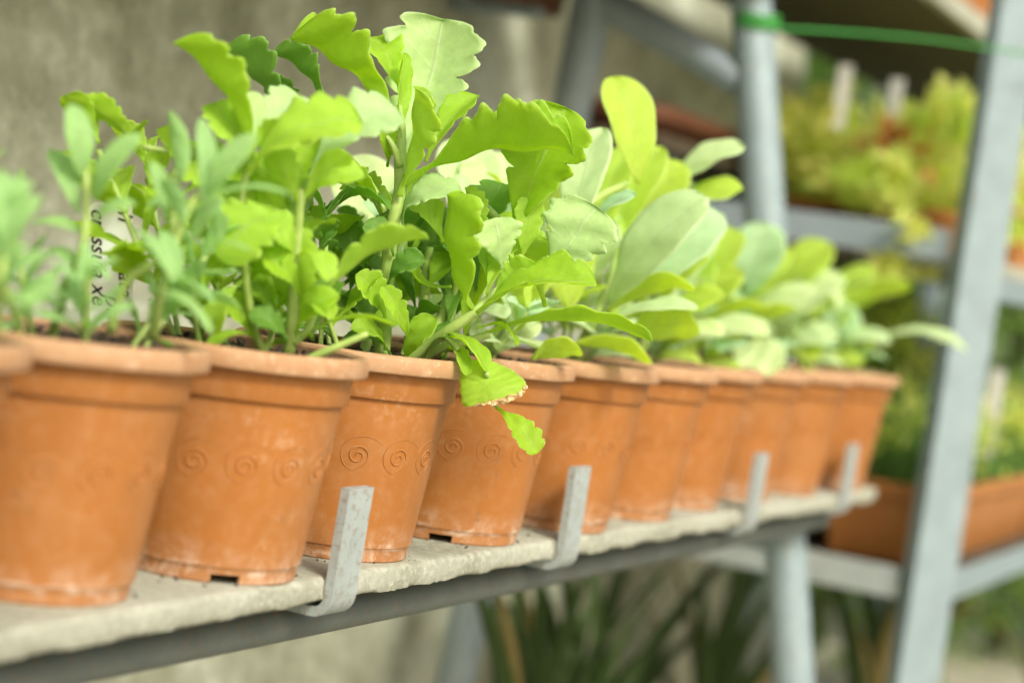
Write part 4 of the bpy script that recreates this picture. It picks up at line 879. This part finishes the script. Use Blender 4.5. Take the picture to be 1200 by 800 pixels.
# ------------------------------------------------------------------ far rack
rk2 = empty('plant_rack', (2.25, -.1, -.75), 'pale grey angle iron rack at the right edge with several shelf levels', 'plant rack')
def part_box(name, parent, m, *bx, bev=.002, rot=None):
    bm = bmesh.new(); box(bm, *bx, bev=bev); return link(name, bm_mesh(name, bm), m, parent)
def flat_post(x, y, w_, th, z0, z1, rz, m):
    bm = bmesh.new(); vs = box(bm, -w_ / 2, w_ / 2, -th / 2, th / 2, z0, z1, bev=.004)
    bmesh.ops.rotate(bm, verts=bm.verts, matrix=Matrix.Rotation(rz, 3, 'Z')); bmesh.ops.translate(bm, verts=bm.verts, vec=(x, y, 0))
    return link('post', bm_mesh('post', bm), m, rk2)
FX, FY = 2.25, -.135
flat_post(FX + .020, FY + .030, .074, .045, -.755, 1.1, R(-52), PAINT2)
flat_post(4.2, FY + .03, .074, .045, -.755, 1.1, R(-52), PAINT2)
flat_post(4.2, .40, .045, .045, -.755, 1.1, 0, PAINTD)
for z in (-.195, .355):
    part_box('side_rail', rk2, PAINTD if z > 0 else PAINT, FX + .006, FX + .012, FY + .075, .345, z, z + .050)  # middle rail's darker paint stands in for shade from the top board
    part_box('front_rail', rk2, PAINT2, FX + .074, 4.12, FY + .006, FY + .012, z - (.0 if z < 0 else .05), z + (.05 if z < 0 else -.012))
    part_box('rear_rail', rk2, PAINTD, FX + .06, 4.14, .385, .391, z, z + .05)
TIMB, t, b = mat('old_timber', (.14, .11, .07), .9)  # kept very dark so the colour carries the shade under the boards
n1 = noise_n(t, 8, 6, .6); t.links.new(ramp(t, n1, [(.3, (.045, .034, .02)), (.7, (.10, .08, .05))]), b.inputs[0]); bump(t, b, n1, .5, .003)
def board(x0, x1, y0, y1, z0, z1, m, label, group='boards lying on the far rack'):
    bm = bmesh.new(); box(bm, x0, x1, y0, y1, z0, z1, bev=.003); return tag(link('rack_board', bm_mesh('rack_board', bm), m), label, 'board', group)
board(FX + .08, 4.1, -.115, .11, .345, .368, BOARD, 'pale shelf board at middle height of the far rack, front plank')
board(FX + .08, 4.1, .115, .37, .345, .368, TIMB, 'darker shelf board at middle height of the far rack behind the front plank')
board(2.40, 4.3, .090, .30, .800, .827, TIMB, 'top level board above the far rack whose pale front edge runs out of the frame', 'boards of the top level')
board(1.90, 4.3, .305, .56, .800, .827, TIMB, 'wide dark top level board behind the front one, seen from below', 'boards of the top level')  # near end runs on out of view, lengthened to shade the wall
board(-1.2, 1.875, .215, .56, .715, .742, TIMB, 'long dark board on top of the near rack, only its far end in view', 'boards of the top level')  # left wide, mostly unseen, so that it shades the upper wall
board(-1.2, 1.93, .115, .210, .715, .742, BOARD, 'pale front board on top of the near rack, ending just past its leg', 'boards of the top level')
part_box('edge_strip', bpy.data.objects['rack_board.002'], BOARD, 2.40, 4.3, .069, .0895, .795, .832)  # added pale strip keeps the edge light against the darkened board
# planter troughs on the far rack's lower level
def trough_mesh(L, W, H, r=.035):
    bm = bmesh.new(); prof = [(0, .0, 0), (0, .0, 0)]
    def ring(ins, z, L=L, W=W):
        pts = []; l, w_ = L / 2 - ins, W / 2 - ins; rr = max(.004, r - ins)
        for cx, cy, a0 in ((l - rr, w_ - rr, 0), (-l + rr, w_ - rr, 90), (-l + rr, -w_ + rr, 180), (l - rr, -w_ + rr, 270)):
            for k in range(7): a = math.radians(a0 + 15 * k); pts.append(bm.verts.new((cx + rr * math.cos(a), cy + rr * math.sin(a), z)))
        return pts
    rs = [ring(.028, 0), ring(.0255, .004), ring(.012, H - .026), ring(.008, H - .025), ring(0, H - .023), ring(-.001, H - .003), ring(.002, H), ring(.008, H), ring(.011, H - .004), ring(.016, H - .03), ring(.028, .01)]
    for a, b_ in zip(rs[:-1], rs[1:]):
        for i in range(28): bm.faces.new((a[i - 1], a[i], b_[i], b_[i - 1]))
    bm.faces.new(rs[0][::-1]); bm.faces.new(rs[-1])
    return bm_mesh('body', bm, True, 40)
def trough_soil(L, W, H):
    bm = bmesh.new(); bmesh.ops.create_grid(bm, x_segments=40, y_segments=12, size=.5)
    for v in bm.verts: v.co = Vector((v.co.x * (L - .04), v.co.y * (W - .04), H - .025 + .006 * noise.noise(v.co * 30)))
    return bm_mesh('soil', bm, True)
LFG = [leaf_material('fine_leaf_light_green', (.60, .76, .18), (.7, .8, .35), .6, (.85, .98, .2)), leaf_material('fine_leaf_yellow_green', (.78, .82, .28), (.8, .86, .4), .6, (.95, .98, .3)),
       leaf_material('fine_leaf_deep_green', (.12, .25, .06), (.2, .3, .1), .3, (.3, .5, .08)), leaf_material('fine_leaf_reddish', (.74, .28, .12), (.7, .4, .2), .5, (.9, .4, .15))]
def foliage_mesh(n, size, boxdim, seed, length, wid, mats, upright=.5, shape='box', redzone=None):
    """n small folded leaves spread through a volume in loose clumps; each leaf 2 quads with a crease"""
    rg = np.random.default_rng(seed); bx = np.array(boxdim)
    nc = max(4, n // 24); cc = rg.uniform(-1, 1, (nc, 3))
    if shape == 'dome': cc = cc[(cc[:, 0] ** 2 + cc[:, 1] ** 2 + np.clip(cc[:, 2], 0, 1) ** 2) < 1.1]
    cc = cc * bx / 2; idx = rg.integers(0, len(cc), n); p = cc[idx] + rg.normal(0, 1, (n, 3)) * size
    d = rg.normal(0, 1, (n, 3)); d[:, 2] = d[:, 2] * (1 - upright) + upright * 2; d += (p / bx) * .8; d /= np.linalg.norm(d, axis=1, keepdims=True)
    s = np.cross(d, rg.normal(0, 1, (n, 3))); s /= np.linalg.norm(s, axis=1, keepdims=True); nn = np.cross(d, s)
    l = length * rg.uniform(.6, 1.3, (n, 1)); w_ = wid * rg.uniform(.7, 1.2, (n, 1))
    a = p; b_ = p + d * l * .5 + s * w_ + nn * w_ * .3; c_ = p + d * l; e_ = p + d * l * .5 - s * w_ + nn * w_ * .3; m_ = p + d * l * .5
    V = np.stack([a, b_, c_, e_, m_], 1).reshape(-1, 3)
    base = np.arange(n)[:, None] * 5; F = np.concatenate([base + [0, 4, 1], base + [4, 2, 1], base + [0, 3, 4], base + [4, 3, 2]], 1).reshape(-1, 3)
    uvq = np.tile(np.array([(0, .5), (.5, .9), (1, .5), (.5, .1), (.5, .5)]), (n, 1))
    me = mesh('foliage', V, F, False, uvq)
    for m in mats: me.materials.append(m)
    cm = rg.integers(0, len(mats), len(cc)); mi = np.where(rg.random(n) < .7, cm[idx], rg.integers(0, len(mats), n))
    if redzone is not None:
        rc, rr_ = redzone; red = np.linalg.norm(p - np.array(rc), axis=1) < rr_; mi = np.where(red & (rg.random(n) < .85), len(mats) - 1, np.where(mi == len(mats) - 1, 0, mi))
    me.polygons.foreach_set('material_index', np.repeat(mi, 4).astype('i')); return me
def blades_mesh(n, bx, seed, h, wid):
    rg = np.random.default_rng(seed); V = []; F = []; UVs = []
    for i in range(n):
        x, y = rg.uniform(-.5, .5) * bx[0], rg.uniform(-.5, .5) * bx[1]; hh = h * rg.uniform(.5, 1.1); an = rg.random() * 6.28; ln = rg.uniform(.05, .5) * hh; w_ = wid * rg.uniform(.6, 1.2)
        dx, dy = math.cos(an), math.sin(an); o = len(V)
        for k in range(5):
            q = k / 4; ww = w_ * (1 - q ** 2) + .0002
            for s_ in (-1, 1): V.append((x + dx * ln * q * q - dy * ww * s_, y + dy * ln * q * q + dx * ww * s_, hh * q * (1 - .15 * q))); UVs.append((q, .5 + .4 * s_))
        for k in range(4): a = o + 2 * k; F.append((a, a + 1, a + 3, a + 2))
    return mesh('foliage', V, F, True, UVs)
TRM = pot_material('trough_plastic', (.38, .15, .036), .0)
TL, TW, TH = .95, .215, .135
tme, tso = trough_mesh(TL, TW, TH), trough_soil(TL, TW, TH)
TD = [((2.81, .012, -.152), 'long terracotta planter trough on the lower level behind the pale far post'), ((3.79, .012, -.152), 'planter trough next beyond the one behind the pale post, at the right edge'), ((2.81, .255, -.152), 'rear planter trough on the lower level of the far rack, hidden in leaves')]
board(FX + .03, 4.1, -.105, .37, -.175, -.155, TIMB, 'shelf board under the planter troughs on the lower level')
fol = []
for i, (loc, lb) in enumerate(TD):
    tr = empty('planter_trough', loc, lb, 'planter', 'planter troughs on the far rack')
    o = link('body', tme, TRM); o.parent = tr; o = link('soil', tso, SOIL); o.parent = tr
    pl = empty('trough_plants', (loc[0], loc[1], loc[2] + TH - .02), ['fine bright green herbs growing out of the planter trough behind the pale post', 'fine green herbs in the trough at the right edge', 'taller yellow green herbs in the rear trough under the middle shelf'][i], 'plants', 'herbs growing in the troughs')
    o = link('foliage', blades_mesh(2600, (TL - .06, TW - .03), 40 + i, .16 if i < 2 else .26, .0028), [LFG[2]], pl); o.location = pl.location; o.parent = pl; o.location = (0, 0, 0); o.matrix_parent_inverse = Matrix.Identity(4); tag(o, kind='stuff')
    o = link('leafy_tops', foliage_mesh(2600, .016, (TL - .02, TW + .04, .10 if i < 2 else .24), 50 + i, .026, .0075, [LFG[0], LFG[2], LFG[0], LFG[1]], .5), None, pl); o.location = (0, 0, .10 if i < 2 else .20); o.matrix_parent_inverse = Matrix.Identity(4); tag(o, kind='stuff')

# sedum bowls on the middle level
sed = [((2.48, .04, .372), (.36, .32, .21), 'yellow green stonecrop spilling over the side rail of the middle level', 'reddish'), ((2.85, .06, .372), (.38, .32, .23), 'yellow green stonecrop with a rust red patch in the middle', 'red'), ((3.25, .08, .372), (.38, .32, .24), 'bright yellow green stonecrop nearest the pale post', 'y'), ((3.65, .1, .372), (.38, .28, .24), 'stonecrop farthest along the middle level, half hidden by the pale post', 'y'), ((2.66, .27, .372), (.5, .2, .22), 'darker stonecrop in the rear of the middle level', 'y')]
bowl_v, bowl_f = lathe([(.0, 0), (.075, 0), (.08, .004), (.098, .055), (.106, .057), (.107, .068), (.1, .07), (.094, .066), (.072, .008), (0, .008)], 40)
bowl_me = mesh('body', bowl_v, bowl_f); bowl_me.set_sharp_from_angle(angle=R(40)); bowl_me.materials.append(POT)
for i, (loc, dim, lb, rz) in enumerate(sed):
    bw = empty('plant_bowl', loc, ['shallow terracotta bowl', 'second shallow terracotta bowl', 'third shallow terracotta bowl', 'fourth shallow terracotta bowl', 'rear shallow terracotta bowl'][i] + ' under the stonecrop along the middle level', 'plant bowl', 'bowls on the middle level')
    o = link('body', bowl_me, None); o.parent = bw
    pl = empty('sedum_plant', (loc[0], loc[1], loc[2] + .06), lb, 'plant', 'stonecrops on the middle level')
    me = foliage_mesh(1700, .013, dim, 70 + i, .030, .0115, [LFG[1], LFG[0], LFG[0], LFG[3]], .35, 'dome', ((.03, -.05, -.01), .085) if rz == 'red' else ((.03, .06, .0), .075) if i == 0 else ((0, -.05, 0), .03))
    o = link('foliage', me, None); o.parent = pl; o.location = (0, 0, dim[2] * .42); tag(o, kind='stuff')
    if i == 0:
        me = foliage_mesh(200, .010, (.12, .06, .10), 90, .028, .011, [LFG[1], LFG[0], LFG[1]], .1); o = link('foliage', me, None); o.parent = pl; o.location = (-.19, -.02, -.07); tag(o, kind='stuff')
# white tags in the stonecrops
for k, (x, y, z, lb, tone) in enumerate(((2.5, .223, .655, 'blank white tag standing tallest among the stonecrops', .86), (2.5, .128, .640, 'dull greyish tag in the stonecrops right of the tall white one', .5), (2.6, -.102, .165, 'pale tag standing in the trough herbs right of the pale post', .6))):
    bm = bmesh.new(); box(bm, x - .002, x + .002, y - .012, y + .012, z - (.09 if k < 2 else .13), z + .024, bev=.0008)
    mm, _, _ = mat('tag_plastic_%d' % k, (tone, tone, tone * .97), .5); tag(link('plant_tag', bm_mesh('plant_tag', bm), mm), lb, 'plant tag')
# little orange pots
def small_pot(x, y, z, s, lab, grp):
    p = empty('small_pot', (x, y, z), lab, 'plant pot', grp); p.scale = (s, s, s)
    for nme, me, m in (('body', BODY, POT), ('rim', RIMM, RIM), ('soil', SOILS[0], SOIL)):
        o = link(nme, me, m); o.parent = p
for k, (x, y) in enumerate(((2.66, -.050), (2.80, -.045))):
    pass
small_pot(2.72, -.075, .369, .62, 'small terracotta pot on the middle shelf board right of the pale post', 'small pots on the far rack')
small_pot(2.88, -.065, .369, .62, 'small terracotta pot next behind the one right of the pale post', 'small pots on the far rack')
small_pot(1.84, .165, .7435, .45, 'small pot on the end of the near rack top board at the frame edge', 'pots on the top levels')
for k, x in enumerate((2.55, 2.72, 2.89, 3.06)):
    small_pot(x, .165, .8285, .75, ['first', 'second', 'third', 'fourth'][k] + ' pot from the left on the top board of the far rack', 'pots on the top levels')
# rust brown trough seen behind the slanting bar
TRD, _t, _b = mat('shade_dark_rusty_plastic', (.13, .045, .02), .7)  # dark tone paints in the shade that the wall troughs are in
tr = empty('planter_trough', (2.62, .52, .50), 'rust brown planter trough against the wall, seen behind the slanting rack bar', 'planter')
o = link('body', trough_mesh(.8, .16, .05), TRD); o.parent = tr; o = link('soil', trough_soil(.8, .16, .05), SOIL); o.parent = tr
wl = empty('wall_shelf', (2.62, .5, .47), 'dark narrow shelf fixed to the wall under the rust brown trough', 'shelf')
part_box('board', wl, TIMB, 2.15, 3.3, .42, .605, .475, .498); part_box('bracket', wl, PAINTD, 2.3, 2.32, .44, .605, .40, .4745); part_box('bracket', wl, PAINTD, 3.1, 3.12, .44, .605, .40, .4745)
tr = empty('planter_trough', (1.55, .53, .630), 'dark red planter trough hung high on the wall, cut by the top edge', 'planter')
o = link('body', trough_mesh(.62, .14, .10), TRD); o.parent = tr; o = link('soil', trough_soil(.62, .14, .10), SOIL); o.parent = tr
part_box('bracket', tr, PAINTD, 1.40, 1.42, .465, .606, .612, .628); part_box('bracket', tr, PAINTD, 1.70, 1.72, .465, .606, .612, .628)

# green cord: wound round the near rack's leg, then stretched across to the right
CORD, t, b = mat('green_cord', (.045, .30, .05), .6)
cr = empty('green_cord', (1.8, .165, .645), 'bright green cord wound round the rack leg and stretched to the right', 'cord')
pts = []
for k in range(61):
    a = k / 20 * 2 * math.pi; pts.append((1.8 + .0322 * math.cos(a), .1655 + .0322 * math.sin(a), .634 + .0075 * a / 6.283 + .002 * math.sin(a * 3)))
v, f = tube_mesh(pts, .0030, 8); link('winding', mesh('winding', v, f), CORD, cr)
v, f = tube_mesh(catmull([(1.83, .145, .645), (1.95, .077, .664), (2.08, -.007, .682), (2.15, -.07, .688), (2.19, -.13, .689), (2.26, -.19, .690), (2.6, -.36, .70)], 8), .0022, 8); link('stretched_length', mesh('stretched_length', v, f), CORD, cr)

# ------------------------------------------------------------------ strap-leaved plants on the ground before the wall
STRAP = leaf_material('strap_leaf_dark', (.05, .10, .025), (.11, .16, .05), .15, (.10, .20, .03), vein=.2)
STRAPD = leaf_material('strap_leaf_straw', (.36, .30, .12), (.4, .34, .16), .2, (.4, .36, .1), vein=.2)
def strap_plant(x, y, n, L, seed, lab, up=1.):
    rg = random.Random(seed); p = empty('strap_leaf_plant', (x, y, -.745), lab, 'plant', 'strap leaved plants on the ground')
    for k in range(n):
        a = rg.random() * 6.28; ln = L * rg.uniform(.6, 1.1); lean = rg.uniform(.15, .75); d = Vector((math.cos(a) * lean, math.sin(a) * lean * .7, up)).normalized()
        b0 = Vector((x, y, -.76)) + Vector((math.cos(a), math.sin(a), 0)) * .02; nrm = (Vector((0, 0, 1)) - d * d.z).normalized() if abs(d.z) < .99 else Vector((1, 0, 0))
        v, f, uv = leaf_arrays(b0, b0 + d * ln, nrm, rg.uniform(.05, .08), 22, rg.uniform(.02, .12), 'blade', seed * 50 + k)
        link('leaf', mesh('leaf', v, f, True, uv), STRAPD if rg.random() < .1 else STRAP, p)
strap_plant(1.95, .40, 14, .62, 1, 'dark strap leaved plant behind the near rack, left of the pale leg')
strap_plant(2.35, .47, 16, .66, 2, 'dark strap leaved plant against the wall next behind the first one')
strap_plant(2.9, .42, 16, .6, 3, 'dark strap leaved plant under the far rack')
strap_plant(3.6, .25, 16, .55, 4, 'low strap leaved plant farthest under the far rack')
strap_plant(4.3, -.05, 12, .50, 5, 'bright strap leaved plant by the ground at the lower right corner', .6)
small_pot(6.3, .66, -.74, 1.3, 'brown pot standing on the ground beneath the far rack', 'pots on the ground')
small_pot(6.6, .42, -.74, 1.3, 'second brown pot on the ground, nearer the right edge', 'pots on the ground')

# ------------------------------------------------------------------ garden behind: evergreen shrubs closing the view
SH = [LFG[2], leaf_material('shrub_mid_green', (.17, .30, .07), (.3, .4, .12), .3, (.35, .55, .1))]
def shrub(x, y, z, w_, h, n, seed, lab, mats):
    p = empty('evergreen_shrub', (x, y, -.75), lab, 'shrub', 'evergreen shrubs behind the racks')
    me = foliage_mesh(n, .07, (w_, w_ * .8, h), seed, .055, .014, mats, .2); o = link('foliage', me, None); o.parent = p; o.location = (0, 0, h * .5 + .1); tag(o, kind='stuff')
    for k in range(5):
        a = k * 1.3; v, f = tube_mesh([(0, 0, -.02), (.1 * math.cos(a), .1 * math.sin(a), h * .4), (.3 * w_ * math.cos(a), .3 * w_ * math.sin(a), h * .8)], .015, 7, radii=[.025, .017, .006])
        o = link('branch', mesh('branch', v, f), TIMB); o.parent = p
for k, (x, y, w_, h, lab) in enumerate(((4.9, .75, 1.0, 2.6, 'dark evergreen shrub at the end of the wall behind the far rack'), (5.6, .35, 1.0, 2.7, 'dark evergreen shrub right behind the stonecrops'), (6.2, -.25, 1.1, 2.8, 'evergreen shrub glimpsed right of the pale post'), (6.3, 1.2, 1.3, 2.9, 'evergreen shrub farthest back in the gap'), (4.4, 1.5, 1.2, 2.6, 'evergreen shrub standing behind the concrete wall'))):
    shrub(x, y, 0, w_, h, 9000, 200 + k, lab, SH)
